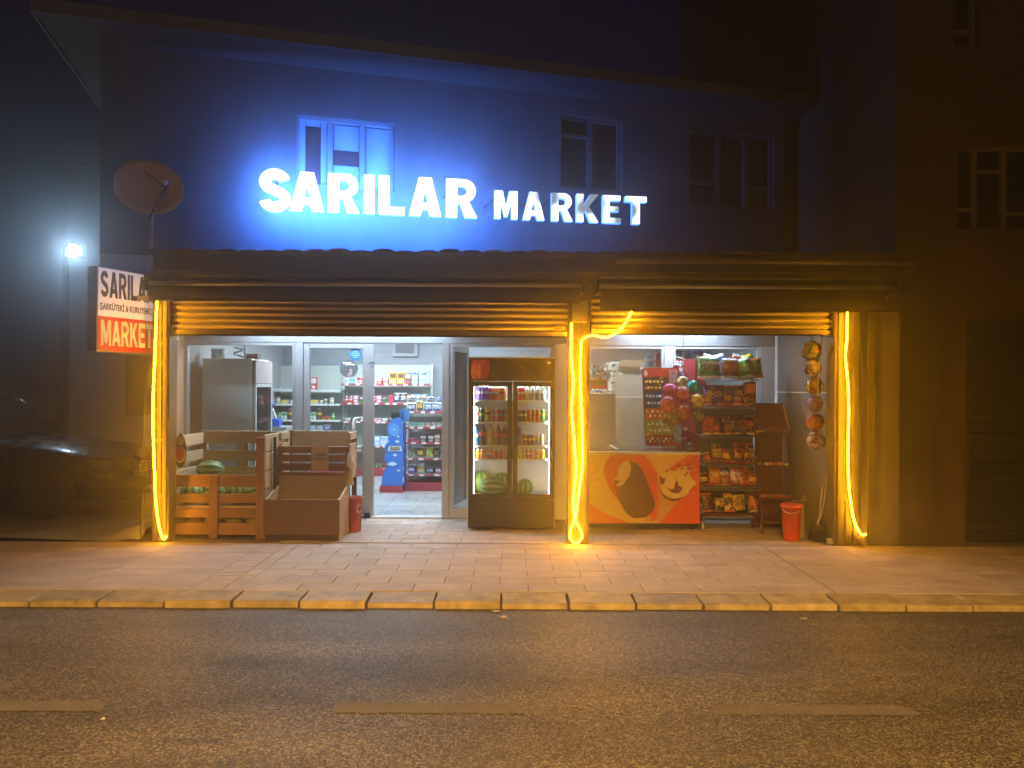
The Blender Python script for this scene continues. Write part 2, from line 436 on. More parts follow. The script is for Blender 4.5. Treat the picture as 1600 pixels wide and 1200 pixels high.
for k in range(8):
    y0, y1 = rows[k], rows[k+1]
    # left: large smooth worn slabs, centre: pavers in running bond, right: longer slabs
    x = XL - 0.36; w0 = 0.9
    xx = XL - 0.36
    while xx > -5.3:
        paver(xx - w0, xx, y0, y1, pave, PAVC, rr, 0.0025); xx -= w0
    paver(XL - 0.36, XL - 0.12, y0, y0 + 0.1095, pave, PAVM, rr, 0.006); paver(XL - 0.36, XL - 0.12, y0 + 0.1095, y1, pave, PAVM, rr, 0.006)
    paver(XL - 0.12, XL, y0, y1, pave, PAVM, rr)
    xx = XL; off = 0.22 if k % 2 else 0.0
    first = True
    while xx < XR - 0.01:
        w = 0.44 if not (first and off) else off
        x1 = min(xx + w, XR)
        if XR - x1 < 0.06: x1 = XR
        paver(xx, x1, y0, y1, pave, PAVM, rr); xx = x1; first = False
    xx = XR + 0.012
    while xx < 5.6:
        paver(xx, xx + 0.7, y0, y1, pave, PAVC, rr, 0.0025); xx += 0.7
# forecourt under the shutters, up to the glass front
fore = MB().add([(-4.1,7.62,G-0.006),(3.6,7.62,G-0.006),(3.6,9.02,G-0.006),(-4.1,9.02,G-0.006)], [(0,1,2,3)]).build('forecourt', BEDM); struct(fore)
for k in range(7):
    y0 = 7.625 + k * 0.199; xx = -2.3 - (0.15 if k % 2 else 0)
    while xx < 3.1:
        paver(xx, xx + 0.3, y0, y0 + 0.199, fore, PAVM, rr, 0.003); xx += 0.3

# the lot at the left where the car stands
LOT = mat('lot_concrete', (0.30,0.285,0.25), 0.85, var=0.25, vscale=1.8, bump=0.4, bscale=25, detail=8)
lot = MB()
pts = []
for i in range(15):
    x = -14 + i * (14 - 3.9) / 14
    pts.append((x, 7.72 + 0.12 * math.sin(i * 1.7) , G - 0.002 if i else G - 0.002))
n = len(pts)
lot.add(pts + [(p[0], 16.0, G - 0.02) for p in pts], [(i, i+1, n+i+1, n+i) for i in range(n-1)])
struct(lot.build('parking_lot', LOT))

# pale broken concrete hump beside the pillar
hump = MB(); NX, NY = 16, 8; vs = []; fs = []; rh = random.Random(5)
hx0, hx1, hy0, hy1 = PX(128,7.75), PX(226,7.75), 7.66, 8.25
for j in range(NY + 1):
    for i in range(NX + 1):
        u, v = i / NX, j / NY
        h = (u ** 1.5) * 0.17 * math.sin(math.pi * min(1, v * 1.15 + 0.05)) * (1 if u < .97 else .6)
        e = 0 if (i in (0,) or j in (0, NY)) else rh.uniform(-.008,.008)
        vs.append((hx0 + (hx1 - hx0) * u + rh.uniform(-.01,.01), hy0 + (hy1 - hy0) * v + 0.09 * (1-u) , G - 0.012 + max(0, h + e)))
for j in range(NY):
    for i in range(NX): a = j*(NX+1)+i; fs.append((a, a+1, a+NX+2, a+NX+1))
hump.add(vs, fs, 0, True)
tag(hump.build('concrete_hump', mat('hump_concrete', (0.34,0.31,0.25), 0.9, var=0.25, vscale=4, bump=0.6, bscale=40)), 'pale concrete hump on the ground at the foot of the left pillar', 'concrete')

# litter on the road and pavement
for (px, py, d, sx, sy, c, lab, zz) in ((775,948,5.47,0.035,0.02,(0.5,0.38,0.2),'tan dry leaf lying against the kerb below the middle of the shop',0.004),
        (787,963,5.34,0.03,0.022,(0.55,0.45,0.3),'small square of cardboard on the road below the dry leaf',0.003),
        (160,1129,3.66,0.014,0.009,(0.7,0.7,0.7),'white scrap lying on the road at the left lane dash',0.008),
        (1255,962,5.34,0.03,0.012,(0.5,0.42,0.3),'thin pale scrap on the road below the right pillar',0.003),
        (1092,909,5.98,0.014,0.01,(0.7,0.7,0.7),'white speck of litter on the pavement right of centre',G+0.002),
        (1043,836,8.02,0.022,0.012,(0.7,0.7,0.68),'white scrap on the pavers below the freezer',G+0.002)):
    x = PX(px, d, py); m = MB(); rr2 = random.Random(px); pts = []
    for k in range(7):
        a = 2*math.pi*k/7; pts.append((x + sx*math.cos(a)*rr2.uniform(.7,1.2), d + sy*math.sin(a)*rr2.uniform(.7,1.2)*1.4, zz + rr2.uniform(0,.006)))
    m.prism(pts, (0,0,0.0015))
    tag(m.build('litter', mat('litter%d' % px, c, 0.8)), lab, 'litter')

# ================================================================== MARKET BUILDING (ground floor)
WALLG = mat('grey_plaster', (0.34,0.35,0.36), 0.75, var=0.1, vscale=2, bump=0.1, bscale=30)
SIDEP = mat('grey_side_panel', (0.12,0.12,0.12), 0.5, 0.15, var=0.15, vscale=2.0, stretch=(1,1,0.5))
INW = mat('interior_wall', (0.30,0.33,0.37), 0.7, var=0.04)
CEIL = mat('ceiling_paint', (0.7,0.7,0.7), 0.8, var=0.03)
BROWNP = mat('brown_side_board', (0.26,0.17,0.09), 0.55, var=0.25, vscale=2, stretch=(6,6,1))
shop = thing('market_building', 'single storey market front with three pillars, roller shutters and glazed entrance', 'building', (0, 7.6, G))
GY = 9.05                                   # glass front
XLW, XRW = PX(289, GY), PX(1209, GY)
BACK = 13.75
b = MB(); b.box(-4.22, -4.10, 9.02, BACK, 0.0, 2.72); b.build('wall', WALLG, shop)
b = MB(); b.box(3.55, 3.67, 9.02, BACK, 0.0, 2.72); b.build('wall', WALLG, shop)
b = MB(); b.box(-4.22, 3.67, BACK, BACK+0.15, 0.0, 2.72); b.build('back_wall', INW, shop)
MB().box(-4.22, 3.67, 8.98, BACK+0.15, 2.725, 2.80).build('ceiling', CEIL, shop)
MB().box(-3.9, 3.35, 7.74, 8.975, 2.46, 2.5).build('soffit', mat('soffit_panel', (0.4,0.4,0.4), 0.7), shop)
# recess side walls
p0, p1 = Vector((PX(266,7.72), 7.72, 0)), Vector((XLW, GY - 0.03, 0))
b = MB(); b.prism([(p0.x,p0.y,G),(p1.x,p1.y,G),(p1.x-.06,p1.y,G),(p0.x-.06,p0.y,G)], (0,0,2.4)); b.build('side_wall', BROWNP, shop)
q0, q1 = Vector((PX(1303,7.70), 7.70, 0)), Vector((XRW + 0.03, GY - 0.03, 0))
zs = PZ(613, 8.5, 1250)
for (za, zb) in ((G, zs - .006), (zs + .006, 2.45)):
    b = MB(); b.prism([(q0.x,q0.y,za),(q1.x,q1.y,za),(q1.x+.05,q1.y,za),(q0.x+.05,q0.y,za)], (0,0,zb-za)); b.build('side_panel', SIDEP, shop, bevel=0.003)
b = MB(); b.prism([(q0.x+.004,q0.y,zs-.02),(q1.x+.004,q1.y,zs-.02),(q1.x+.045,q1.y,zs-.02),(q0.x+.045,q0.y,zs-.02)], (0,0,.04)); b.build('panel_joint', ALUL, shop)

# pillars clad in folded sheet, with shutter guide rails
PILM = mat('pillar_sheet', (0.085,0.066,0.038), 0.45, 0.3, var=0.15, vscale=3, stretch=(4,4,0.7), bump=0.05, bscale=20)
def pillar(xa, xb, ytop, name='pillar'):
    x0, x1 = PX(xa, 7.6), PX(xb, 7.6); ztop = 2.62
    o = MB().box(x0, x1, 7.605, 7.78, G - 0.01, ztop).build(name, PILM, shop, bevel=0.004)
    w = x1 - x0
    for t in (0.12, 0.42, 0.72):
        m = MB(); m.box(x0 + w*t, x0 + w*(t+0.16), 7.588, 7.604, G, ztop - 0.01); m.build('guide_rail', PILM, o, bevel=0.003)
    for zc in (0.5, 1.05, 1.55, 2.0):
        MB().box(x0 + w*0.08, x1 - w*0.08, 7.580, 7.587, zc, zc + 0.025).build('bracket', PILM, o)
    return o
pillar(237, 264, 470); pillar(888, 921, 500); pillar(1304, 1345, 487)
# strip of wall right of the last pillar
MB().box(PX(1346,7.66), 3.86, 7.66, 7.80, G-0.01, 2.62).build('wall_strip', mat('strip_wall', (0.15,0.12,0.08), 0.7, var=0.2, vscale=3, bump=0.2, bscale=25), shop)
MB().box(PX(1358,7.62), PX(1368,7.62), 7.63, 7.655, G-0.01, 2.6).build('pipe_cover', PILM, shop, bevel=0.004)

# roller shutters: curved slats, each its own piece
def shutter(xa, xb, ytop, ybot, lab):
    d = 7.68; x0, x1 = PX(xa, d), PX(xb, d); z1, z0 = 2.60, PZ(ybot, d, (xa+xb)/2)
    root = MB().box(x0 - .02, x1 + .02, d + 0.05, d + 0.09, z0 + .02, z1).build('shutter', DARKM, shop, label=lab)
    h = 0.064; k = 0; z = z0 + 0.055
    prof = []
    for i in range(9):
        t = i / 8; prof.append((d - 0.030 * math.sin(math.pi * min(1, t * 1.12)) ** 0.8 if t < .89 else d + 0.004, t * h))
    while z < z1 - 0.02:
        m = MB(); a = [(x0, p[0], z + p[1]) for p in prof]; c = [(x1, p[0], z + p[1]) for p in prof]; n = len(a)
        m.add(a + c, [(i, i+1, n+i+1, n+i) for i in range(n-1)], 0, True)
        m.add([(x0, d+.02, z), (x0, d+.02, z+h)] + a, [tuple([1, 0] + list(range(2, 2+n)))])
        m.add([(x1, d+.02, z), (x1, d+.02, z+h)] + c, [tuple([0, 1] + list(range(1+n, 1, -1)))])
        m.build('slat', SHUT, root); z += h
        # end clip
        for xe in (x0 - 0.012, x1 + 0.004):
            pass
    MB().box(x0, x1, d - 0.022, d + 0.02, z0, z0 + 0.053).build('bottom_bar', SHUT, root, bevel=0.006)
    MB().box(x0, x1, d - 0.028, d + 0.026, z0 - 0.006, z0 + 0.006).build('rubber_seal', BLACKP, root)
    return root
shL = shutter(268, 886, 470, 525, 'brown slatted roller shutter rolled up above the glazed entrance')
shR = shutter(923, 1303, 487, 523, 'brown slatted roller shutter rolled up above the freezer')
# worn sticker on right shutter, label on left shutter
MB().box(PX(1001,7.64), PX(1019,7.64), 7.646, 7.650, PZ(519,7.65,1010), PZ(508,7.65,1010)).build('sticker', print_mat('sticker_print', (0.5,0.35,0.1), (0.12,0.08,0.03), (0.45,0.3,0.1), 60), shR)
MB().box(PX(866,7.64), PX(881,7.64), 7.646, 7.650, PZ(517,7.65,870), PZ(510,7.65,870)).build('sticker', print_mat('sticker_print', (0.5,0.35,0.1), (0.12,0.08,0.03), (0.45,0.3,0.1), 60), shL)

# lintel beam behind the awnings
MB().box(-3.62, 3.86, 7.70, 7.86, 2.625, 2.78).build('lintel', mat('lintel', (0.12,0.11,0.12), 0.7), shop)
# tiled canopy roof
RZ0 = 2.79
RTILE = mat('roof_tile', (0.16,0.115,0.085), 0.65, var=0.3, vscale=6, rnd=0.25, bump=0.3, bscale=30)
roof = MB()
x0, x1 = PX(232, 7.0), PX(1414, 7.0)
roof.prism([(x0,7.0,RZ0),(x0,9.6,RZ0+0.16),(x0,9.6,RZ0+0.20),(x0,7.0,RZ0+0.035)], (x1-x0,0,0))
roof_o = roof.build('canopy_roof', mat('roof_board', (0.10,0.08,0.07), 0.75, var=0.2), shop)
MB().box(x0 + .02, x1 - .02, 7.03, 7.07, RZ0 - 0.13, RZ0 - 0.002).build('fascia_board', mat('fascia', (0.05,0.04,0.035), 0.6, var=0.25, vscale=3, stretch=(0.6,5,8)), roof_o)
MB().box(x0 + .02, x1 - .02, 7.075, 7.69, RZ0 - 0.10, RZ0 - 0.085).build('eave_lining', mat('eave_lining', (0.10,0.085,0.075), 0.7, var=0.25, vscale=3), roof_o)
tn = 34; tw = (x1 - x0) / tn
arc = [(tw*0.47*math.cos(math.pi*i/7), tw*0.09*math.sin(math.pi*i/7)) for i in range(8)]
tm = MB(); a = []; 
for yy, zz, sc_ in ((0,0,1.0),(0.42,0.03,0.92)):
    for (px_, pz_) in arc: a.append((px_*sc_, yy, pz_*sc_ + zz))
    for (px_, pz_) in arc[::-1]: a.append((px_*sc_*0.86, yy, pz_*sc_*0.84 + zz))
n = 16
tm.add(a, [tuple(range(n-1,-1,-1)), tuple(range(n, 2*n))], 0)
tm.add(a, [(i, (i+1)%n, n+(i+1)%n, n+i) for i in range(n)], 0, True)
tme = tm.mesh('roof_tile', RTILE)
rt = random.Random(11)
for k in range(tn):
    for row in range(2):
        lift = 0.0
        if row == 0 and rt.random() < 0.3: lift = rt.uniform(0.0, 0.012)
        place('roof_tile', tme, (x0 + tw*(k+.5), 6.965 + row*0.38 + rt.uniform(-.03,.03), RZ0 + 0.03 + row*0.045 + lift), roof_o, rot=(rt.uniform(-.02,.05) - lift, rt.uniform(-.06,.06), rt.uniform(-.05,.05)))
# broken end of the gutter at the right corner
gut = MB(); gp = [(0.055*math.cos(math.pi + math.pi*i/8), 0.055*math.sin(math.pi + math.pi*i/8)) for i in range(9)]
xa, xb = PX(960,6.93), PX(1424,6.93); gz = PZ(405,6.93,1300)
prof = gp + [(p[0]*0.92, p[1]*0.92) for p in gp[::-1]]
gut.prism([(xa, 6.90 + p[0], gz + p[1]) for p in prof], (xb-xa, 0, 0))
gut.build('gutter', mat('gutter_metal', (0.07,0.055,0.04), 0.5, 0.4, var=0.2), roof_o)
MB().bar((xb-.03,6.9,gz-.06),(xb-.09,7.0,gz-.2),.03,.012).build('gutter_bracket', _mats['gutter_metal'], roof_o)
MB().bar(P(1385,465,6.95),P(1428,442,6.95),.03,.04).build('downpipe_stub', _mats['gutter_metal'], roof_o)

# ------------------------------------------------------------------ glass front
def frame_rect(name, parent, x0, x1, z0, z1, y0, y1, w, m, bottom=None):
    """a rectangular frame of four butted bars, one part"""
    bw = bottom if bottom is not None else w
    b = MB()
    b.box(x0, x0+w, y0, y1, z0, z1); b.box(x1-w, x1, y0, y1, z0, z1)
    b.box(x0+w, x1-w, y0+.002, y1-.002, z1-w, z1)
    if bw > 0: b.box(x0+w, x1-w, y0+.002, y1-.002, z0, z0+bw)
    return b.build(name, m, parent)
ZH = PZ(537, GY)                            # underside of the header
MB().box(XLW, PX(886,GY), GY-.03, GY+.06, ZH, 2.72).build('header', ALU, shop, bevel=0.004)
MB().box(PX(886,GY)+.002, XRW, GY-.03, GY+.06, ZH-.02, 2.72).build('header', ALU, shop, bevel=0.004)
# left fixed window
xw0, xw1 = XLW, PX(462,GY)
win = MB().box(xw0+.03, xw1-.03, GY+.01, GY+.018, G+.13, ZH).build('window', GLASS, shop)
frame_rect('window_frame', win, xw0, xw1-.001, G, ZH-.001, GY-.022, GY+.05, 0.035, ALU, 0.12)
# wide mullion
MB().box(xw1, PX(474,GY), GY-.035, GY+.055, G, ZH-.001).build('mullion', ALU, shop, bevel=0.004)
# closed door leaf
dx0, dx1 = PX(475,GY), PX(584,GY); dz0, dz1 = G+.012, PZ(539,GY)
door = MB().box(dx0+.06, dx1-.10, GY+.012, GY+.02, dz0+.1, dz1-.05).build('door', GLASS, shop, label='closed glass door leaf with grey frame and round stickers')
b = MB(); b.box(dx0, dx0+.065, GY-.03, GY+.05, dz0, dz1); b.box(dx1-.125, dx1, GY-.03, GY+.05, dz0, dz1)
b.box(dx0+.065, dx1-.125, GY-.028, GY+.048, dz1-.055, dz1); b.box(dx0+.065, dx1-.125, GY-.028, GY+.048, dz0, dz0+.11)
b.build('door_frame', ALU, door, bevel=0.006)
hx = PX(555,GY); hz0, hz1 = PZ(705,GY), PZ(655,GY)
MB().tube([(hx+.07,GY-.03,hz1),(hx+.02,GY-.065,hz1),(hx,GY-.075,hz1-.03),(hx,GY-.075,hz0+.03),(hx+.02,GY-.065,hz0),(hx+.07,GY-.03,hz0)],.019,10).build('handle', mat('handle_silver',(0.72,0.74,0.76),0.35,0.3,var=.03), door)
MB().box(dx1-.10, dx1-.03, GY-.036, GY-.031, G+.0, G+.06).build('door_stop', BLACKP, door)
# stickers on the glass
def disc(c, r, m, name, parent, y):
    pts = [(c[0]+r*math.cos(2*math.pi*i/28), y, c[1]+r*math.sin(2*math.pi*i/28)) for i in range(28)]
    return MB().prism(pts, (0,.0015,0)).build(name, m, parent)
def text_mesh(txt, size, offset=0.0, extrude=0.0, width=None, shear=0.0):
    cu = bpy.data.curves.new('lettering', 'FONT'); cu.body = txt; cu.size = size; cu.offset = offset; cu.extrude = extrude
    cu.align_x = 'CENTER'; cu.align_y = 'CENTER'; cu.resolution_u = 3; cu.shear = shear
    o = bpy.data.objects.new('lettering', cu); COL.objects.link(o)
    dg = bpy.context.evaluated_depsgraph_get(); me = bpy.data.meshes.new_from_object(o.evaluated_get(dg))
    bpy.data.objects.remove(o); bpy.data.curves.remove(cu)
    if width:
        xs = [v.co.x for v in me.vertices]; w = max(xs) - min(xs); c = (max(xs)+min(xs))/2
        for v in me.vertices: v.co.x = (v.co.x - c) * width / w
    return me
def lettering(txt, size, m, parent, M4, offset=0.0, extrude=0.001, width=None, name='lettering', shear=0.0):
    """flat lettering as a mesh part, M4 takes the text plane (x right, y up) into the world"""
    me = text_mesh(txt, size, offset, extrude, width, shear)
    me.name = name
    off = Matrix.Translation(-Vector(WL[parent.name])) if parent else Matrix.Identity(4)
    me.transform(off @ M4); me.materials.clear(); me.materials.append(m)
    o = bpy.data.objects.new(name, me); COL.objects.link(o)
    if parent: o.parent = parent; WL[o.name] = WL[parent.name]
    return o
def face_cam(x, y, z):                     # text plane standing upright, facing the street
    return Matrix.Translation((x, y, z)) @ Matrix.Rotation(R(90), 4, 'X')
STB = mat('sticker_blue', (0.01,0.16,0.62), 0.4, var=.05); STG = mat('sticker_grey', (0.10,0.115,0.12), 0.5, var=.1)
s1 = disc((PX(555,GY), PZ(555,GY)), 0.072, STB, 'sticker', door, GY+.004)
for q, w in ((.035,.05),(.012,.09),(-.012,.10),(-.036,.06)):
    MB().box(PX(555,GY)-w/2, PX(555,GY)+w/2, GY+.001, GY+.003, PZ(555,GY)+q-.004, PZ(555,GY)+q+.004).build('sticker_line', mat('sticker_pale',(0.35,0.6,0.85),0.5), s1)
s2 = disc((PX(544.5,GY), PZ(577,GY)), 0.108, STG, 'sticker', door, GY+.006)
for (qx,qz,w,h) in ((-.02,.065,.10,.016),(.015,.045,.11,.012)):
    MB().box(PX(544.5,GY)+qx-w/2, PX(544.5,GY)+qx+w/2, GY+.003, GY+.005, PZ(577,GY)+qz-h/2, PZ(577,GY)+qz+h/2).build('sticker_line', mat('sticker_white',(0.7,0.72,0.72),0.5), s2)
rs = random.Random(2)
for k in range(9):
    x, z = PX(545,GY)+rs.uniform(-.04,.03), PZ(585,GY)+rs.uniform(-.06,.045)
    MB().box(x-.012, x+.012, GY+.003, GY+.005, z-.008, z+.008).build('sticker_mark', mat('sticker_pink',(0.55,0.4,0.45),0.5), s2)
# drawn mark on the stile
MB().tube([P(577,568,GY-.033),P(582,566,GY-.033),P(585,567,GY-.033),P(580,574,GY-.033),P(578,573,GY-.033)],.004,6).build('scribble', mat('blue_ink',(0.02,0.04,0.15),.5), door)
# open doorway: right post, sill
MB().box(PX(691,GY), PX(702,GY), GY-.035, GY+.055, G, ZH-.001).build('mullion', ALU, shop, bevel=0.004)
MB().box(PX(581,GY), PX(692,GY), GY-.06, GY+.07, G-.01, G+.022).build('door_sill', mat('sill_marble',(0.5,0.52,0.53),.4,var=.1), shop, bevel=.003)
# open door leaf swung inwards to the right
a0 = Vector((PX(703,GY)+.01, GY+.05, 0)); a1 = Vector((PX(727,9.75)+.02, 9.78, 0)); u = (a1-a0).normalized(); ln = (a1-a0).length
leaf = MB().bar(a0+u*.05+Vector((0,0,(dz0+dz1)/2)), a0+u*(ln-.05)+Vector((0,0,(dz0+dz1)/2)), .008, dz1-dz0-.12).build('open_door', GLASS, shop, label='glass door leaf swung open into the shop')
b = MB()
for t in (0.035, ln-.035): b.bar(a0+u*t+Vector((0,0,dz0)), a0+u*t+Vector((0,0,dz1)), .045, .07, up=u)
for z in (dz0+.06, dz1-.035): b.bar(a0+u*.07+Vector((0,0,z)), a0+u*(ln-.07)+Vector((0,0,z)), .042, .07 if z > 1 else .12)
b.build('door_frame', ALU, leaf)
hp = a0+u*(ln-.05); nv = Vector((-u.y,u.x,0))
MB().tube([hp+Vector((0,0,1.2)), hp+nv*.05+Vector((0,0,1.18)), hp+nv*.05+Vector((0,0,.85)), hp+Vector((0,0,.83))],.016,8).build('handle', _mats['handle_silver'], leaf)
# pane right of the doorway (behind the drinks fridge)
pane = MB().box(PX(702,GY)+.03, PX(866,GY)-.02, GY+.01, GY+.018, G+.13, ZH).build('window', GLASS, shop)
frame_rect('window_frame', pane, PX(702,GY)+.001, PX(866,GY), G, ZH-.001, GY-.022, GY+.05, 0.04, ALU, 0.12)
MB().box(PX(866,GY)+.001, PX(890,GY), GY-.05, GY+.06, G, ZH-.001).build('jamb', ALUL, shop, bevel=.004)
# right-hand window above the freezer
zr0 = 0.62; zr1 = ZH-.021
xr0 = PX(890,GY)+.002; xm0, xm1 = PX(1037,GY), PX(1051,GY); xe0, xe1 = PX(1186,GY), XRW
for (a, c) in ((xr0, xm0), (xm1, xe0)):
    w = MB().box(a+.02, c-.02, GY+.01, GY+.018, zr0+.02, zr1).build('window', GLASS, shop)
    frame_rect('window_frame', w, a, c, zr0, zr1-.001, GY-.02, GY+.05, 0.028, ALUL)
MB().box(xm0+.001, xm1-.001, GY-.035, GY+.055, zr0, zr1-.001).build('mullion', ALUL, shop, bevel=.004)
MB().box(xe0+.001, xe1, GY-.035, GY+.06, G, zr1-.001).build('jamb', ALUL, shop, bevel=.004)
MB().box(xr0, xe0, GY-.02, GY+.08, G-.01, zr0-.001).build('dwarf_wall', WALLG, shop)

# ------------------------------------------------------------------ interior floor
FT = mat('floor_tile', (0.36,0.385,0.39), 0.28, var=0.08, vscale=3, rnd=0.05)
floor = MB().add([(-4.1,9.03,G+.004),(3.55,9.03,G+.004),(3.55,BACK,G+.004),(-4.1,BACK,G+.004)],[(0,1,2,3)]).build('shop_floor', mat('grout',(0.28,0.28,0.27),.8), None); struct(floor)
fm = MB().box(-.197,.197,-.197,.197,-.006,0).mesh('floor_tile', FT)
for i in range(-6, 3):
    for j in range(11):
        x, y = -.6 + i*.4, 9.33 + j*.4
        if y < BACK - .2: place('floor_tile', fm, (x, y, G+.0085), floor)

# assumed shop ceiling lamps (two rows of fluorescent battens) and battens added in the recess
LAMPW = emit('tube_glow', (0.86,0.95,1.0), 9.0)
def batten(x, y, z, L_, watts, label, col=(0.74,0.89,1.0), along='X'):
    t = thing('assumed_tube_lamp', label, 'lamp', (x, y, z), 'assumed fluorescent tube lamps of the shop')
    if along == 'X':
        MB().box(x-L_/2, x+L_/2, y-.04, y+.04, z, z+.05).build('housing', WHITE, t, bevel=.004)
        MB().cyl((x-L_/2+.02,y,z-.02),(x+L_/2-.02,y,z-.02),.016,n=10).build('tube', LAMPW, t)
    ld = bpy.data.lights.new('assumed_tube_light','AREA'); ld.shape='RECTANGLE'; ld.size=L_; ld.size_y=.08; ld.energy=watts; ld.color=col
    lo = bpy.data.objects.new('assumed_tube_light', ld); COL.objects.link(lo); lo.parent = t; lo.location = (0,0,-.045)
    return t
for i, (x, y, w) in enumerate(((-2.6,10.9,92),(-.8,10.3,92),(1.6,10.4,100),(-2.4,12.5,84),(-.6,12.5,84))):
    batten(x, y, 2.66, 1.2, w, 'assumed fluorescent tube lamp on the shop ceiling')  # unseen ceiling tubes, assumed because the shop inside is lit
batten(-2.0, 8.55, 2.40, 2.4, 78, 'assumed fluorescent tube lamp under the soffit behind the left shutter', (0.62,0.8,1.0))  # unseen lamp assumed from the bluish frames, added to brighten the recess
batten(1.9, 8.75, 2.40, 1.2, 32, 'assumed fluorescent tube lamp under the soffit behind the right shutter', (0.62,0.8,1.0))  # likewise an assumed lamp out of sight, added to light the right bay

# ================================================================== UPPER HOUSE (set at an angle behind the canopy)
TH = math.atan(0.28)
U = Vector((math.cos(TH), math.sin(TH), 0)); NRM = Vector((math.sin(TH), -math.cos(TH), 0))
W0 = Vector((0, 8.69, 0)) - NRM * 0.62
def W(s, z, out=0.0): return W0 + U * s + NRM * out + Vector((0,0,z))
def wbox(mb, s0, s1, z0, z1, o0, o1, mi=0):
    return mb.add([W(s0,z0,o0),W(s1,z0,o0),W(s1,z0,o1),W(s0,z0,o1),W(s0,z1,o0),W(s1,z1,o0),W(s1,z1,o1),W(s0,z1,o1)],
        [(0,3,2,1),(4,5,6,7),(0,1,5,4),(1,2,6,5),(2,3,7,6),(3,0,4,7)], mi)
def s_at(px, py, out=0.0):
    """wall coordinate under a photograph pixel"""
    o = Vector((0,0,CAMZ)); d = P(px, py, 1.0) - o
    w = W0 + NRM*out
    t = (w - o).dot(NRM) / d.dot(NRM); q = o + d*t
    return (q - W0).dot(U), q.z
house = thing('upper_house', 'plastered house with eaves rising at an angle behind the shop canopy', 'house', tuple(W(0, 2.81)))
PLAST = mat('house_plaster', (0.085,0.078,0.076), 0.85, var=0.38, vscale=1.6, stretch=(1.6,1.6,0.6), bump=0.25, bscale=18, detail=8)
SL, SR, ZE = -4.35, 3.95, 5.20
holes = []
def hole(xa, ya, xb, yb):
    s0, z1 = s_at(xa, ya); s1, z0 = s_at(xb, yb); holes.append((s0, s1, z0, z1)); return holes[-1]
h1 = hole(463, 178, 616, 300); h2 = hole(876, 178, 972, 300); h3 = hole(1078, 200, 1210, 330)
wl = MB(); s = SL
zb, zt = 3.0, ZE
for (s0, s1, z0, z1) in holes:
    wbox(wl, s, s0, zb, zt, -.2, 0); wbox(wl, s0, s1, zb, z0, -.2, 0); wbox(wl, s0, s1, z1, zt, -.2, 0); s = s1
wbox(wl, s, SR, zb, zt, -.2, 0)
wl.build('wall', PLAST, house)
wbox(MB(), SL, SL+.2, zb, zt, -5, -.2).build('gable_wall', PLAST, house)
wbox(MB(), SR-.2, SR, zb, zt, -5, -.2).build('gable_wall', PLAST, house)
wbox(MB(), SL, SR, 2.80, 2.995, -5, -.01).build('floor_slab', mat('slab_concrete',(0.25,0.24,0.24),.85), house)
er = MB(); 
er.prism([W(SL-.45,ZE,.62),W(SL-.45,ZE+.10,.62),W(SL-.45,ZE+1.4,-2.6),W(SL-.45,ZE,-5.5)], U*(SR-SL+.55))
rf = er.build('roof', mat('eave_boards',(0.05,0.043,0.04),.8,var=.2,vscale=4), house)
for (a, b2, o0, o1) in ((SL-.47, SR+.12, .621, .65),):
    wbox(MB(), a, b2, ZE-.02, ZE+.11, o0, o1).build('fascia', mat('house_fascia',(0.10,0.085,0.085),.7,var=.2), rf)
wbox(MB(), SL-.475, SL-.452, ZE-.02, ZE+.11, -3.5, .62).build('verge_board', _mats['house_fascia'], rf)
# windows of the house
CURT = mat('curtain', (0.24,0.24,0.25), 0.8, var=0.08, vscale=4, stretch=(14,14,.6), emis=None)
PVC = mat('white_pvc', (0.17,0.17,0.18), 0.4, var=.04)
DGL = mat('dark_pane', (0.02,0.022,0.03), 0.08, var=.1)
def house_window(h, parts, lab, PVC=None):
    PVC = PVC or _mats['white_pvc']
    s0, s1, z0, z1 = h
    w = wbox(MB(), s0+.004, s1-.004, z0+.004, z1-.004, -.16, -.13).build('window', DGL, house, label=lab)
    t = .035; fb = MB()
    wbox(fb, s0+.002, s0+t, z0+.002, z1-.002, -.12, -.05); wbox(fb, s1-t, s1-.002, z0+.002, z1-.002, -.12, -.05)
    wbox(fb, s0+t, s1-t, z1-t, z1-.002, -.118, -.052); wbox(fb, s0+t, s1-t, z0+.002, z0+t, -.118, -.052)
    for q in parts: wbox(fb, s0+(s1-s0)*q-.03, s0+(s1-s0)*q+.03, z0+t, z1-t, -.116, -.054)
    fb.build('frame', PVC, w)
    return w
w1 = house_window(h1, (.34,.67), 'three part window with drawn pale curtains above the glowing sign')
s0, s1, z0, z1 = h1; dz = z1 - z0
for (a, b2, c, d) in ((.0,.09,0,1),(.24,.31,0,1),(.09,.24,.86,1),(.37,.64,.55,.98),(.37,.64,0,.40),(.70,.97,0,.98)):
    wbox(MB(), s0+(s1-s0)*a+.01, s0+(s1-s0)*b2, z0+dz*c+.03, z0+dz*d-.03, -.128, -.122).build('curtain', CURT, w1)
DFR = mat('dark_window_frame', (0.10,0.08,0.08), 0.6)
w2 = house_window(h2, (.5,), 'dark two part window of the house right of the curtained one', DFR)
s0, s1, z0, z1 = h2
wbox(MB(), s0+.04, s0+(s1-s0)*.5, z0+(z1-z0)*.72, z0+(z1-z0)*.76, -.116, -.054).build('transom', DFR, w2)
w3 = house_window(h3, (.36,.68), 'dark three part window near the right corner of the house', DFR)
s0, s1, z0, z1 = h3
wbox(MB(), s0+.04, s0+(s1-s0)*.34, z0+(z1-z0)*.30, z0+(z1-z0)*.335, -.116, -.054).build('transom', DFR, w3)
wbox(MB(), s0+(s1-s0)*.70, s1-.04, z0+(z1-z0)*.30, z0+(z1-z0)*.335, -.116, -.054).build('transom', DFR, w3)

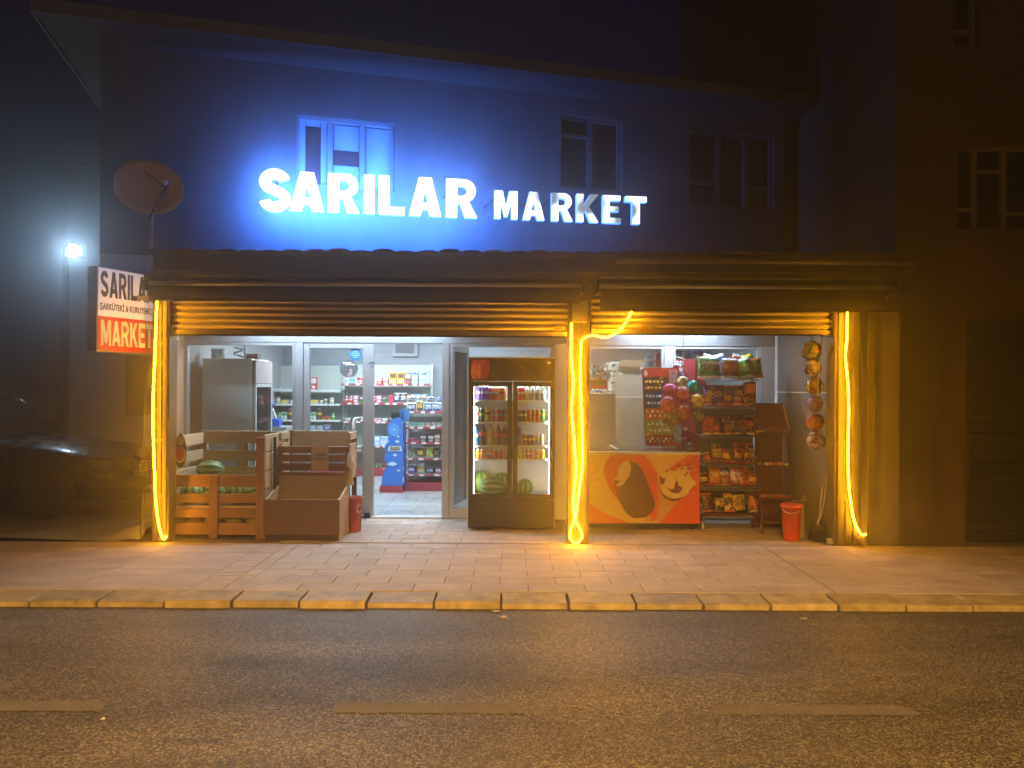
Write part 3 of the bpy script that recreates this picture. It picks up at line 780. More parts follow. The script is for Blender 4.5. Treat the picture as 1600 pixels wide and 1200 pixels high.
# ================================================================== ILLUMINATED LETTER SIGN
def arcp(cx, cy, rx, ry, a0, a1, n):
    return [(cx + rx*math.cos(R(a0+(a1-a0)*i/n)), cy + ry*math.sin(R(a0+(a1-a0)*i/n))) for i in range(n+1)]
def stroke_poly(path, w):
    L_, R_ = [], []
    for i, p in enumerate(path):
        a = path[max(0,i-1)]; b = path[min(len(path)-1,i+1)]
        tx, ty = b[0]-a[0], b[1]-a[1]; l = math.hypot(tx,ty); nx, ny = -ty/l, tx/l
        L_.append((p[0]+nx*w/2, p[1]+ny*w/2)); R_.append((p[0]-nx*w/2, p[1]-ny*w/2))
    return L_ + R_[::-1]
def glyph(ch, t=.21):
    if ch == 'S':
        path = arcp(.345,.715,.225,.185,12,90,8) + arcp(.345,.715,.225,.185,100,225,12) + [(.345,.505)] + arcp(.355,.285,.235,.185,45,-90,12) + arcp(.355,.285,.235,.185,-100,-170,8)
        return [stroke_poly(path, t*.98)], .70
    if ch == 'A':
        return [[(0,0),(.375-t*.58,1),(.375+t*.58,1),(.75,0),(.75-t*1.05,0),(.70-t*1.05,.17),(.05+t*1.05,.17),(t*1.05,0)], [(.305,.345),(.445,.345),(.375,.66)]], .75
    if ch == 'R':
        o = [(0,0),(0,1),(.40,1)] + arcp(.40,.705,.285,.295,80,-60,12) + [(.52,.42),(.72,0),(.72-t*1.12,0),(.33,.37),(t,.37),(t,0)]
        h = [(t,.82),(.38,.82)] + arcp(.38,.695,.105,.125,80,-80,6) + [(.38,.555),(t,.555)]
        return [o, h], .72
    if ch == 'I': return [[(0,0),(0,1),(t,1),(t,0)]], t
    if ch == 'L': return [[(0,0),(0,1),(t,1),(t,.20),(.60,.20),(.60,0)]], .60
    if ch == 'M': return [[(0,0),(0,1),(t*1.35,1),(.44,.42),(.88-t*1.35,1),(.88,1),(.88,0),(.88-t,0),(.88-t,.60),(.50,.08),(.38,.08),(t,.60),(t,0)]], .88
    if ch == 'K': return [[(0,0),(0,1),(t,1),(t,.58),(.46,1),(.46+t*1.2,1),(.41,.56),(.74,0),(.74-t*1.2,0),(.30,.42),(t,.30),(t,0)]], .74
    if ch == 'E': return [[(0,0),(0,1),(.60,1),(.60,.81),(t,.81),(t,.60),(.55,.60),(.55,.42),(t,.42),(t,.19),(.62,.19),(.62,0)]], .62
    if ch == 'T': return [[(0,1),(.66,1),(.66,.80),(.33+t/2,.80),(.33+t/2,0),(.33-t/2,0),(.33-t/2,.80),(0,.80)]], .66
def glyph_mesh(ch, w, h, depth, t=.21, bevel=0.0):
    polys, aw = glyph(ch, t)
    cu = bpy.data.curves.new('letter', 'CURVE'); cu.dimensions = '2D'; cu.fill_mode = 'BOTH'; cu.extrude = depth/2; cu.bevel_depth = bevel
    for pl in polys:
        sp = cu.splines.new('POLY'); sp.points.add(len(pl)-1); sp.use_cyclic_u = True
        for i, (x, y) in enumerate(pl): sp.points[i].co = (x/aw*w, y*h, 0, 1)
    o = bpy.data.objects.new('letter', cu); COL.objects.link(o)
    dg = bpy.context.evaluated_depsgraph_get(); me = bpy.data.meshes.new_from_object(o.evaluated_get(dg))
    bpy.data.objects.remove(o); bpy.data.curves.remove(cu); me.name = 'letter'; me.materials.clear()
    return me
SG0 = Vector((PX(408, 8.2), 8.2, 0)); SG1 = Vector((PX(1009, 8.85), 8.85, 0))
SU = (SG1 - SG0).normalized(); SN = Vector((SU.y, -SU.x, 0)); SGL = (SG1 - SG0).length
def sign_s(px):
    d = P(px, 320, 1.0) - Vector((0,0,CAMZ)); o = Vector((0,0,CAMZ))
    t = (SG0 - o).dot(SN) / d.dot(SN); q = o + d*t
    return (q - SG0).dot(SU)
FRONT_W = emit('letter_face', (0.93,0.97,1.0), 5.0)
FRONT_M = None
def dim_face(name, hi, lo):
    m = bpy.data.materials.new(name); m.use_nodes = True; nt = m.node_tree; nt.nodes.clear(); N = nt.nodes; L = nt.links
    o = N.new('ShaderNodeOutputMaterial'); e = N.new('ShaderNodeEmission'); e.inputs[0].default_value = (0.72,0.86,1.0,1)
    tc = N.new('ShaderNodeTexCoord'); oi = N.new('ShaderNodeObjectInfo')
    no = N.new('ShaderNodeTexNoise'); no.inputs['Scale'].default_value = 3.5; no.inputs['Detail'].default_value = 0
    L.new(tc.outputs['Object'], no.inputs['Vector'])
    mr = N.new('ShaderNodeMapRange'); mr.inputs['From Min'].default_value = .38; mr.inputs['From Max'].default_value = .58; mr.inputs['To Min'].default_value = lo; mr.inputs['To Max'].default_value = hi
    L.new(no.outputs['Fac'], mr.inputs['Value']); L.new(mr.outputs[0], e.inputs[1]); L.new(e.outputs[0], o.inputs[0])
    return m
FRONT_M = dim_face('letter_face_tired_leds', 2.6, 0.42)
BACKB = emit('letter_back_glow', (0.03,0.18,1.0), 240.0)  # added blue glowing backs, standing in for lens bloom round the letters
BACKM = emit('letter_back_glow_weak', (0.07,0.25,1.0), 15.0)  # weaker added back glow for the second word
SIDEB = mat('letter_side', (0.25,0.4,0.8), 0.4, emis=(0.03,0.18,1.0), estr=12.0)  # letter sides glow as well, added to widen the blue halo
SIDEM = mat('letter_side_dim', (0.25,0.3,0.4), 0.4, emis=(0.06,0.22,1.0), estr=4.0)
ZB = 3.472
sign = thing('letter_sign', 'large glowing white letter sign with added blue back glow over the canopy', 'sign', tuple(SG0 + Vector((0,0,ZB))))
RotS = Matrix(((SU.x, 0, SN.x, 0), (SU.y, 0, SN.y, 0), (0, 1, 0, 0), (0, 0, 0, 1)))
def sign_letter(ch, xa, xb, h, zb, t, front, back, side):
    s0, s1 = sign_s(xa), sign_s(xb)
    me = glyph_mesh(ch, s1 - s0, h, 0.07, t)
    for m in (front, back, side): me.materials.append(m)
    for p in me.polygons: p.material_index = 0 if p.normal.z > .7 else (1 if p.normal.z < -.7 else 2)
    me.transform(Matrix.Translation(-Vector(WL[sign.name])) @ Matrix.Translation(SG0 + SU*s0 + Vector((0,0,zb))) @ RotS)
    o = bpy.data.objects.new('letter', me); COL.objects.link(o); o.parent = sign; WL[o.name] = WL[sign.name]
for ch, xa, xb in (('S',406,454),('A',453,507),('R',513,562),('I',569,585),('L',592,632),('A',639,689),('R',697,745)):
    sign_letter(ch, xa, xb, 0.42 if ch != 'S' else .44, ZB - (0 if ch != 'S' else .01), .25, FRONT_W, BACKB, SIDEB)
for ch, xa, xb in (('M',772,808),('A',816,850),('R',861,894),('K',900,934),('E',941,969),('T',976,1009)):
    sign_letter(ch, xa, xb, 0.315, ZB + .002, .235, FRONT_M, BACKM, SIDEM)
for xq, zq in ((430,.38),(480,.37),(523,.36),(577,.36),(600,.36),(664,.37),(707,.36),(777,.28),(833,.28),(866,.28),(905,.28),(946,.28),(992,.28)):
    p = SG0 + SU*sign_s(xq) + Vector((0,0,ZB+zq)) - SN*.036
    d_ = (p - W0).dot(NRM)
    MB().cyl(p, p - NRM*(d_ - .001), .008, n=8).build('standoff', DARKM, sign)

# ================================================================== PROJECTING SIGN BOX
A = P(151, 482, 7.30); Bq = P(240, 495, 7.95)
BU = Vector((Bq.x-A.x, Bq.y-A.y, 0)); BW = BU.length; BU.normalize(); BN = Vector((BU.y,-BU.x,0))
bz1, bz0 = PZ(415,7.3,151), PZ(549,7.3,151); BH = bz1-bz0
box = thing('projecting_sign', 'white and red double sided sign box sticking out from the left pillar', 'sign', (A.x, A.y, bz0))
RotB = Matrix(((BU.x,0,BN.x,0),(BU.y,0,BN.y,0),(0,1,0,0),(0,0,0,1)))
def bpt(u, v, n=0): return Vector((A.x,A.y,bz0)) + BU*u*BW + Vector((0,0,v*BH)) + BN*n
def bbox(u0,u1,v0,v1,n0,n1):
    return MB().add([bpt(u0,v0,n0),bpt(u1,v0,n0),bpt(u1,v1,n0),bpt(u0,v1,n0),bpt(u0,v0,n1),bpt(u1,v0,n1),bpt(u1,v1,n1),bpt(u0,v1,n1)],[(0,3,2,1),(4,5,6,7),(0,1,5,4),(1,2,6,5),(2,3,7,6),(3,0,4,7)])
bbox(0,1,0,1,-.12,0).build('case', mat('sign_case',(0.3,0.3,0.3),.4,.5), box, bevel=.004)
bbox(.02,.98,.42,.985,.001,.006).build('white_panel', mat('sign_white',(0.74,0.72,0.76),.45,var=.03,emis=(0.8,0.75,0.85),estr=.42), box)  # faint emission added to lift the brightness of the panel
bbox(.02,.98,.015,.418,.001,.006).build('red_panel', mat('sign_red',(0.55,0.035,0.03),.45,var=.05,emis=(0.7,0.03,0.04),estr=.12), box)  # red panel brightened by a little added emission
INK = mat('sign_ink',(0.085,0.085,0.125),.5); CREAM = mat('sign_cream',(0.75,0.68,0.6),.5,emis=(0.8,0.7,0.6),estr=.2)  # cream lettering is given some added emission
def blet(txt, u0, u1, v0, v1, t, m):
    W_ = (u1-u0)*BW; ws = [glyph(c,t)[1] for c in txt]; gap = .09; tot = sum(ws)+gap*(len(txt)-1); x = 0
    for c, w in zip(txt, ws):
        me = glyph_mesh(c, w/tot*W_, (v1-v0)*BH, .003, t); me.materials.append(m)
        me.transform(Matrix.Translation(-Vector(WL[box.name])) @ Matrix.Translation(bpt(u0,v0,.009) + BU*(x/tot*W_)) @ RotB)
        o = bpy.data.objects.new('letter', me); COL.objects.link(o); o.parent = box; WL[o.name] = WL[box.name]; x += w+gap
blet('SARILAR', .05, .99, .645, .955, .20, INK)
blet('MARKET', .06, .97, .075, .375, .19, CREAM)
lettering('ŞARKÜTERİ & KURUYEMİŞ', .085, INK, box, Matrix.Translation(bpt(.51,.53,.008)) @ RotB, offset=.0022, extrude=.001, width=BW*.93)
for v in (.2,.8): MB().bar(bpt(1,v,-.06), bpt(1,v,-.06)+Vector((.3,.0,0)), .03,.03).build('bracket', STEEL, box)

# ================================================================== AWNINGS
FAB = mat('awning_fabric_plum', (0.085,0.07,0.12), 0.6, var=.2, vscale=3, stretch=(1,4,4), bump=.15, bscale=6)
FAB2 = mat('awning_fabric_brown', (0.09,0.06,0.035), 0.4, var=.35, vscale=2.5, stretch=(1.4,4,4), bump=.25, bscale=4)
def awning(xa, xb, ybar, ybot, fab, label, d=7.22):
    x0, x1 = PX(xa,d,450), PX(xb,d,450); xc = (xa+xb)/2; zb = PZ(ybar,d,xc); zv = PZ(ybot,d,xc)
    t = thing('awning', label, 'awning', (x0, 7.6, zb), 'rolled up awnings under the canopy')
    MB().box(x0, x1, d+.09, d+.33, zb-.05, zb+.06).build('cassette', mat('cassette',(0.05,0.045,0.05),.5,.3), t, bevel=.01)
    MB().cyl((x0+.01,d+.04,zb),(x1-.01,d+.04,zb),.024,n=14).build('front_bar', mat('awning_bar',(0.50,0.47,0.45),.35,.55,var=.1), t)
    v = MB(); n = 60; top = []; bot = []; rv = random.Random(xa)
    for i in range(n+1):
        q = i/n; x = x0+.012+(x1-x0-.024)*q; w = .010*math.sin(q*31+rv.random()*.3)
        top.append((x, d+.03, zb-.022)); bot.append((x, d+.025+w, zv+rv.uniform(-.002,.002)))
    mid = [((a[0]+b_[0])/2, (a[1]+b_[1])/2+.003*math.sin(i), (a[2]+b_[2])/2) for i,(a,b_) in enumerate(zip(top,bot))]
    m1 = n+1
    vs = top+mid+bot; v.add(vs, [(i,i+1,m1+i+1,m1+i) for i in range(n)]+[(m1+i,m1+i+1,2*m1+i+1,2*m1+i) for i in range(n)], 0, True)
    vo = v.build('valance', fab, t); sm = vo.modifiers.new('thickness','SOLIDIFY'); sm.thickness = .004
    MB().tube([(b_[0],b_[1]-.002,b_[2]) for b_ in bot],.006,6).build('hem', fab, t)
    for x in (x0-.012, x1+.012):
        MB().box(x-.011, x+.011, d+.0, d+.36, zb-.07, zb+.08).build('end_plate', DARKM, t, bevel=.004)
    for q in (.25,.75):
        x = x0+(x1-x0)*q; MB().bar((x,d+.33,zb),(x,7.70,zb+.09),.04,.03).build('wall_bracket', DARKM, t)
    return t
awning(228, 909, 443.5, 471, FAB, 'long plum awning rolled up above the left shutter')
awning(936, 1408, 447.5, 486, FAB2, 'shorter brown awning rolled up above the right shutter')
# junction box with a red pilot light on the middle pillar
jb = thing('switch_box', 'small grey switch box with red pilot light on the middle pillar', 'switch box', tuple(P(903,505,7.57)))
MB().box(PX(893,7.58), PX(917,7.58), 7.545, 7.578, PZ(503,7.57), PZ(470,7.57)).build('case', mat('switch_grey',(0.3,0.29,0.28),.5), jb, bevel=.004)
MB().ball(P(912,498,7.54), .010, n=10, m=6).build('pilot_light', emit('pilot_red',(1,.03,.02),5), jb)

# ================================================================== ROPE LIGHTS
ROPE = emit('rope_glow', (1.0,0.40,0.005), 110.0)
def spline(pts, k=6):
    out = []; n = len(pts)
    for i in range(n-1):
        p0,p1,p2,p3 = pts[max(0,i-1)],pts[i],pts[i+1],pts[min(n-1,i+2)]
        for j in range(k):
            t=j/k; out.append(.5*((2*p1)+(-p0+p2)*t+(2*p0-5*p1+4*p2-p3)*t*t+(-p0+3*p1-3*p2+p3)*t**3))
    return out+[pts[-1]]
def rope(pix, label, d=7.515, dd=None):
    pts = [P(x,y,d + (dd[i] if dd else 0)) for i,(x,y) in enumerate(pix)]
    return tag(MB().tube(spline(pts),.0085,8).build('rope_light', ROPE), label, 'rope light', 'glowing amber rope lights on the pillars')
rope([(245,470),(244,500),(242,560),(240,600),(239,650),(240,700),(242,750),(244,790),(249,824),(255,842),(260,837)], 'glowing amber rope light hanging down the left pillar')
pc = [(893,505),(893,560),(896,600),(893,640),(898,700),(900,740),(896,780),(899,812),(906,826),(909,839),(900,849),(891,840),(892,827),(899,808),(905,765),(910,720),(909,650),(907,600),(908,540),(912,529),(926,524),(946,527),(963,520),(975,508),(987,487)]
rope(pc, 'glowing amber rope light looped on the middle pillar and strung up to the shutter', 7.515, [0]*8+[-.01]*3+[0]*2+[.02]+[0]*11)
rope([(1324,488),(1323,530),(1321,560),(1325,600),(1326,650),(1325,700),(1326,750),(1330,790),(1336,818),(1345,834),(1353,835)], 'glowing amber rope light curving off the right pillar to its plug')
pl = MB().cyl(P(1343,838,7.52),P(1352,853,7.5),.026,.018,10)
tag(pl.build('rope_plug', mat('plug_amber',(0.4,0.22,0.03),.4)), 'amber plug of the rope light on the ground by the right pillar', 'plug')
# thin cables on the outside of the left pillar
cb = MB().tube(spline([P(230,560,7.6),P(226,640,7.6),P(224,700,7.6),P(231,740,7.6),P(224,765,7.6),P(222,800,7.6),P(219,830,7.6),P(222,846,7.6)]),.006,6)
tag(cb.build('cable', BLACKP), 'thin loose cable running down outside the left pillar', 'cable')
cb = MB().tube(spline([P(1284,520,7.76),P(1281,560,7.76),P(1279,590,7.76),P(1278,618,7.76)]),.008,6)
tag(cb.build('cable', mat('white_cable',(0.7,0.66,0.58),.5)), 'white cable hanging from the right shutter beside the ball string', 'cable')

# ================================================================== SATELLITE DISH on the canopy roof
dc = P(233, 291, 7.9)
dn = Vector((0.30,-0.86,0.36)).normalized()
dish = thing('satellite_dish', 'pale satellite dish on a short mast at the left end of the canopy', 'satellite dish', (dc.x-.03, dc.y+.12, 2.9))
maj = Vector((0.80,0,-0.58)); maj = (maj - dn*maj.dot(dn)).normalized(); mnr = dn.cross(maj)
m = MB(); vs=[]; fs=[]; nr, na = 6, 28
for i in range(nr+1):
    for j in range(na):
        r_ = i/nr; a = 2*math.pi*j/na
        vs.append(dc + (maj*math.cos(a)*.345 + mnr*math.sin(a)*.315)*r_ + dn*(.07*r_*r_-.07))
for i in range(nr):
    for j in range(na): fs.append((i*na+j,i*na+(j+1)%na,(i+1)*na+(j+1)%na,(i+1)*na+j))
m.add(vs,fs,0,True); do = m.build('reflector', mat('dish_paint',(0.88,0.56,0.42),.55,var=.12,vscale=3), dish); so = do.modifiers.new('t','SOLIDIFY'); so.thickness=.008
arm0 = dc - mnr*.02 + Vector((-.02,-.05,-.33)); 
arm0 = dc + Vector((.0,-.02,-.36)); feed = P(258, 290, 7.55)
MB().tube([dc+Vector((-.02,.06,-.30)), arm0, feed+Vector((0,0,-.03))],.012,8).build('feed_arm', DARKM, dish)
MB().cyl(feed+Vector((.0,-.01,.03)), feed+Vector((-.03,.10,.03)),.03,.024,12).build('feed_horn', BLACKP, dish)
MB().cyl(feed+Vector((.015,-.06,.028)), feed+Vector((.0,-.01,.03)),.022,.03,12).build('lens_cap', WHITE, dish)
MB().tube([(dc.x-.03,dc.y+.12,2.88),(dc.x-.03,dc.y+.12,dc.z+.02),(dc.x-.01,dc.y+.02,dc.z)],.02,10).build('mast', STEEL, dish)
me = text_mesh('— — —',.05,0,.0005); me.materials.clear(); me.materials.append(mat('dish_ink',(0.16,0.08,0.09),.6))
bpy.data.meshes.remove(me)
for k in range(9):
    c = dc + maj*(-.17+.036*k) + mnr*(.12) + dn*(.004-.045)
    MB().bar(c-maj*.012, c+maj*.012, .014,.006, up=dn).build('print_mark', mat('dish_ink',(0.16,0.08,0.09),.6), dish)

# ================================================================== STREET LAMPS, the sodium one assumed
lp = P(115, 392, 13.0)
lamp = thing('street_lamp', 'blazing white street lamp on a pole behind the parked car', 'street lamp', (lp.x-.25, 13.2, G))
MB().tube([(lp.x-.25,13.2,G-.02),(lp.x-.25,13.2,lp.z-.1),(lp.x-.22,13.15,lp.z+.1),(lp.x-.1,13.06,lp.z+.14)],.05,10,radii=[.07,.05,.04,.035]).build('pole', DARKM, lamp)
MB().box(lp.x-.16, lp.x+.16, 13.0, 13.12, lp.z-.10, lp.z+.12).build('lamp_head', DARKM, lamp, bevel=.02)
pts=[(lp.x+.10*math.cos(2*math.pi*i/20),12.985,lp.z+.10*math.sin(2*math.pi*i/20)) for i in range(20)]
MB().prism(pts,(0,.014,0)).build('lens', emit('lamp_white',(0.5,0.78,1.0),260), lamp)
ld = bpy.data.lights.new('lamp_light','SPOT'); ld.energy=60; ld.color=(0.45,0.72,1.0); ld.spot_size=R(150); ld.spot_blend=.6; ld.shadow_soft_size=.1
lo = bpy.data.objects.new('lamp_light',ld); COL.objects.link(lo); lo.parent=lamp; lo.location=Vector((lp.x,12.9,lp.z))-Vector(WL[lamp.name])
lo.rotation_euler=(R(58),0,R(-8))
# assumed sodium street lamp behind the viewer, unseen, added to light road and pavement
sx, sy, sz = -0.4, -3.4, 4.1
assumed_lamp = thing('street_lamp', 'assumed sodium street lamp on the near side of the road, added to light it', 'street lamp', (-0.4, -4.6, 0))
MB().tube(spline([Vector((-.4,-4.6,0)),Vector((-.4,-4.6,2)),Vector((-.4,-4.6,3.8)),Vector((-.4,-4.4,4.2)),Vector((-.4,-3.7,4.28))]),.06,10).build('pole', STEEL, assumed_lamp)
MB().box(sx-.16, sx+.16, sy-.35, sy+.22, sz+.06, sz+.2).build('lamp_head', STEEL, assumed_lamp, bevel=.03)
MB().box(sx-.11, sx+.11, sy-.28, sy+.15, sz+.03, sz+.058).build('lens', emit('assumed_lamp_sodium',(1.0,0.50,0.16),20), assumed_lamp)
ld = bpy.data.lights.new('lamp_light','SPOT'); ld.energy=15000; ld.color=(1.0,0.55,0.14); ld.spot_size=R(114); ld.spot_blend=.3; ld.shadow_soft_size=.12  # added light of the assumed lamp, its cone shaped to favour road and pavement
lo = bpy.data.objects.new('lamp_light',ld); COL.objects.link(lo); lo.parent=assumed_lamp; lo.location=Vector((sx,sy,sz))-Vector(WL[assumed_lamp.name])
lo.rotation_euler=(R(20),0,R(-9))

# ================================================================== NEIGHBOURING BUILDINGS
RB = mat('right_plaster', (0.13,0.08,0.042), 0.85, var=.16, vscale=.8, bump=.25, bscale=14, detail=9)
rd = 7.80
rb = thing('apartment_building', 'tall brown plastered apartment block at the right edge', 'building', (3.92, rd, G))
x0 = 3.88
wa, wb = PX(1497,rd,290), PX(1497,rd,290)+1.02; wz0, wz1 = PZ(360,rd,1540), PZ(226,rd,1540)
ua, ub = PX(1490,rd,40), PX(1530,rd,40); uz0, uz1 = PZ(72,rd,1510), PZ(-40,rd,1510)
w = MB(); 
w.box(x0,14,rd,rd+.25,0,wz0); w.box(x0,wa,rd,rd+.25,wz0,wz1); w.box(wb,14,rd,rd+.25,wz0,wz1)
w.box(x0,14,rd,rd+.25,wz1,uz0); w.box(x0,ua,rd,rd+.25,uz0,uz1); w.box(ub,14,rd,rd+.25,uz0,uz1); w.box(x0,14,rd,rd+.25,uz1,11)
w.build('wall', RB, rb)
MB().box(x0, x0+.25, rd+.251, 18, 0, 11).build('side_wall', RB, rb)
MB().box(x0, 14, rd+.251, 18, 11.0, 11.2).build('roof', mat('slab_concrete',(0.25,0.24,0.24),.85), rb)
FRB = mat('brown_window_frame',(0.30,0.22,0.16),.6)
wi = MB().box(wa+.003,wb-.003,rd+.16,rd+.18,wz0+.003,wz1-.003).build('window', DGL, rb, label='dark window with three uneven lights')
b = MB(); t=.03
b.box(wa,wa+t,rd+.08,rd+.15,wz0,wz1); b.box(wb-t,wb,rd+.08,rd+.15,wz0,wz1); b.box(wa+t,wb-t,rd+.082,rd+.148,wz1-t,wz1); b.box(wa+t,wb-t,rd+.082,rd+.148,wz0,wz0+t)
m1, m2 = PX(1530,rd,290), PX(1577,rd,290)
for q in (m1,m2): b.box(q-.025,q+.025,rd+.084,rd+.146,wz0+t,wz1-t)
b.box(wa+t,m1-.025,rd+.086,rd+.144,PZ(327,rd,1510),PZ(322,rd,1510)); b.box(m1+.025,m2-.025,rd+.086,rd+.144,PZ(266,rd,1550),PZ(261,rd,1550)); b.box(m2+.025,wb-t,rd+.086,rd+.144,PZ(333,rd,1590),PZ(328,rd,1590))
b.build('frame', FRB, wi)
wi = MB().box(ua+.003,ub-.003,rd+.16,rd+.18,uz0+.003,uz1-.003).build('window', DGL, rb, label='small dark upper window')
b = MB(); b.box(ua,ua+t,rd+.08,rd+.15,uz0,uz1); b.box(ub-t,ub,rd+.08,rd+.15,uz0,uz1); b.box(ua+t,ub-t,rd+.082,rd+.148,uz0,uz0+t); b.box(ua+t,ub-t,rd+.084,rd+.146,PZ(46,rd,1510),PZ(41,rd,1510)); b.build('frame', FRB, wi)
pts=[P(x,y,rd) for x,y in ((1547,112),(1562,108),(1580,112),(1598,104),(1602,112),(1588,126),(1572,132),(1556,140),(1548,132))]
MB().prism([(p.x,rd-.006,p.z) for p in pts],(0,.004,0)).build('fallen_plaster_patch', mat('bare_render',(0.10,0.07,0.05),.95,var=.3), rb)
# closed dark garage shutter on the ground floor
gs = MB().box(4.6,6.6,rd-.012,rd-.002,G,2.3).build('garage_door', mat('garage_dark',(0.05,0.045,0.045),.6,.2), rb)
for k in range(22): MB().box(4.62,6.58,rd-.024,rd-.013,G+.02+k*.1,G+.105+k*.1).build('slat', _mats['garage_dark'], gs, bevel=.006)
# pale low building behind the lot
pb = thing('low_building', 'pale low building dimly lit behind the white street lamp', 'building', (-6.5, 15.5, G))
px0, pz1 = PX(106,15.5,300), PZ(252,15.5,106)
MB().box(px0, -3.0, 15.5, 20, 0, pz1-.12).build('wall', mat('pale_render',(0.32,0.32,0.34),.85,var=.1,vscale=.7), pb)
MB().box(px0-.06, -2.95, 15.42, 20, pz1-.119, pz1).build('parapet', mat('parapet',(0.55,0.55,0.57),.8), pb)
MB().box(px0+1.2, px0+2.0, 15.46, 15.49, 1.0, 2.2).build('window', DGL, pb)

# ================================================================== PARKED CAR at the left
CARP = mat('car_paint', (0.009,0.010,0.014), 0.26, 0.2, var=.1, coat=.8)
CARG = mat('car_glass', (0.01,0.012,0.014), 0.06)
TYRE = mat('tyre', (0.015,0.015,0.015), .8)
CPL = mat('car_trim', (0.03,0.03,0.03), .6)
car = thing('parked_car', 'dark saloon car parked on the lot, nose beside the left pillar', 'car', (-6.4, 9.6, G))
CM = Matrix.Translation((-4.50, 9.62, G)) @ Matrix.Diagonal((1.0,1.0,0.95,1)) @ Matrix.Rotation(R(-4), 4, 'Z')
# stations along the car, x runs back from the nose (nose at 0, tail at -4.3)
st = [(0.0,.30,.62,.58,.30),(-.06,.26,.70,.66,.36),(-.25,.20,.80,.74,.42),(-.6,.18,.845,.82,.45),(-1.0,.18,.86,.875,.47),(-1.35,.18,.865,.91,.47),(-2.2,.18,.87,.93,.47),(-3.2,.18,.86,.95,.47),(-3.8,.20,.84,.95,.47),(-4.2,.26,.78,.90,.45),(-4.3,.32,.70,.80,.42)]
def section(x, zb, w, zt, zw):
    half = [(0,zb),(w*.82,zb),(w*.97,zb+.08),(w,zw),(w*.985,zt-.13),(w*.90,zt-.03),(w*.62,zt+.012),(0,zt+.03)]
    return [(x,y,z) for y,z in half] + [(x,-y,z) for y,z in half[-2:0:-1]]
secs = [section(*q) for q in st]; n = len(secs[0]); m = MB(); vs = [p for q in secs for p in q]
m.add(vs, [(i*n+j, i*n+(j+1)%n, (i+1)*n+(j+1)%n, (i+1)*n+j) for i in range(len(secs)-1) for j in range(n)], 0, True)
m.add(secs[0],[tuple(range(n))]); m.add(secs[-1],[tuple(range(n-1,-1,-1))])
body = m.xform(CM).build('body', CARP, car)
sb = body.modifiers.new('s','SUBSURF'); sb.levels=1; sb.render_levels=2
gr = [(-1.62,.74,.93),(-2.2,.60,1.40),(-2.6,.60,1.44),(-3.1,.59,1.40),(-3.75,.72,.96)]
gl = MB(); vs=[]
for x,w,z in gr: vs += [(x,-w,z),(x,w,z)]
base = [(-1.28,-.74,.90),(-1.28,.74,.90),(-3.75,-.74,.92),(-3.75,.74,.92)]
gl.add(vs,[(2*i,2*i+1,2*i+3,2*i+2) for i in range(4)],0)
gl.add([vs[0],vs[2],vs[4],vs[6],vs[8]],[(0,1,2,3,4)]); gl.add([vs[1],vs[3],vs[5],vs[7],vs[9]],[(4,3,2,1,0)])
gl.xform(CM).build('cabin_glass', CARG, car)
rm = MB()
for sgn in (-1,1):
    rm.tube([(x,sgn*(w+.005),z+.005) for x,w,z in gr],.028,8)
rm.add([(x,s_*w*1.0,z+.02) for x,w,z in gr[1:4] for s_ in (-1,1)],[(0,1,3,2),(2,3,5,4)])
rm.xform(CM).build('roof', CARP, car)
for (x,s_) in ((-.82,-1),(-.82,1),(-3.35,-1),(-3.35,1)):
    yv = s_*.80
    wh = MB().lathe([(.18,-.09),(.29,-.09),(.31,-.06),(.31,.06),(.29,.09),(.18,.09)],(x,yv,.305),24,axis='Y').xform(CM).build('wheel', TYRE, car)
    MB().lathe([(.0,-.02),(.06,-.03),(.16,-.05),(.185,-.088),(.185,.088)],(x,yv,.305) if s_<0 else (x,yv,.305),20,axis='Y').xform(CM).build('rim', mat('rim',(0.35,0.35,0.36),.35,.7), wh)
    ar = MB(); pts=[(x+.36*math.cos(R(a)), s_*.855, .30+.36*math.sin(R(a))) for a in range(-10,191,12)]
    ar.tube(pts,.022,6).xform(CM).build('wheel_arch', CPL, car)
for s_ in (-1,1):
    h = MB(); h.add([(.02,s_*.46,.57),(.02,s_*.46,.69),(-.10,s_*.72,.71),(-.30,s_*.80,.72),(-.28,s_*.815,.62),(-.06,s_*.72,.57),(-.14,s_*.5,.57),(-.14,s_*.5,.69)],[(0,1,2,5),(5,2,3,4),(1,7,2),(0,5,6),(0,6,7,1)])
    h.xform(CM).build('headlight', mat('headlamp',(0.12,0.12,0.115),.18,.1,var=.15), car)
m = MB()
bp_ = [(.07,-.58),(.10,-.3),(.11,0),(.10,.3),(.07,.58),(-.05,.76),(-.30,.865)]
pts = [(-.30,-.865),(-.05,-.76)]+bp_
m.tube([(x,y,.42) for x,y in pts],.05,8); m.tube([(x-.02,y,.30) for x,y in pts],.055,8)
m.xform(CM).build('bumper', CPL, car)
m = MB()
for k in range(4): m.box(.03,.06,-.34,.34,.53+k*.035,.545+k*.035)
m.xform(CM).build('grille', mat('grille',(0.25,0.25,0.25),.3,.7), car)
MB().box(.155,.165,-.26,.26,.37,.48).xform(CM).build('number_plate', WHITE, car)
for s_ in (-1,1):
    MB().ball((-1.95,s_*.93,1.0),.06,.10,.07,12,8).xform(CM).build('mirror', CARP, car)
for s_ in (-1,1): MB().tube([(-1.62,s_*.25,.965),(-1.57,s_*.05+.1,.955),(-1.60,s_*.1-.25,.965)],.010,6).xform(CM).build('wiper', BLACKP, car)

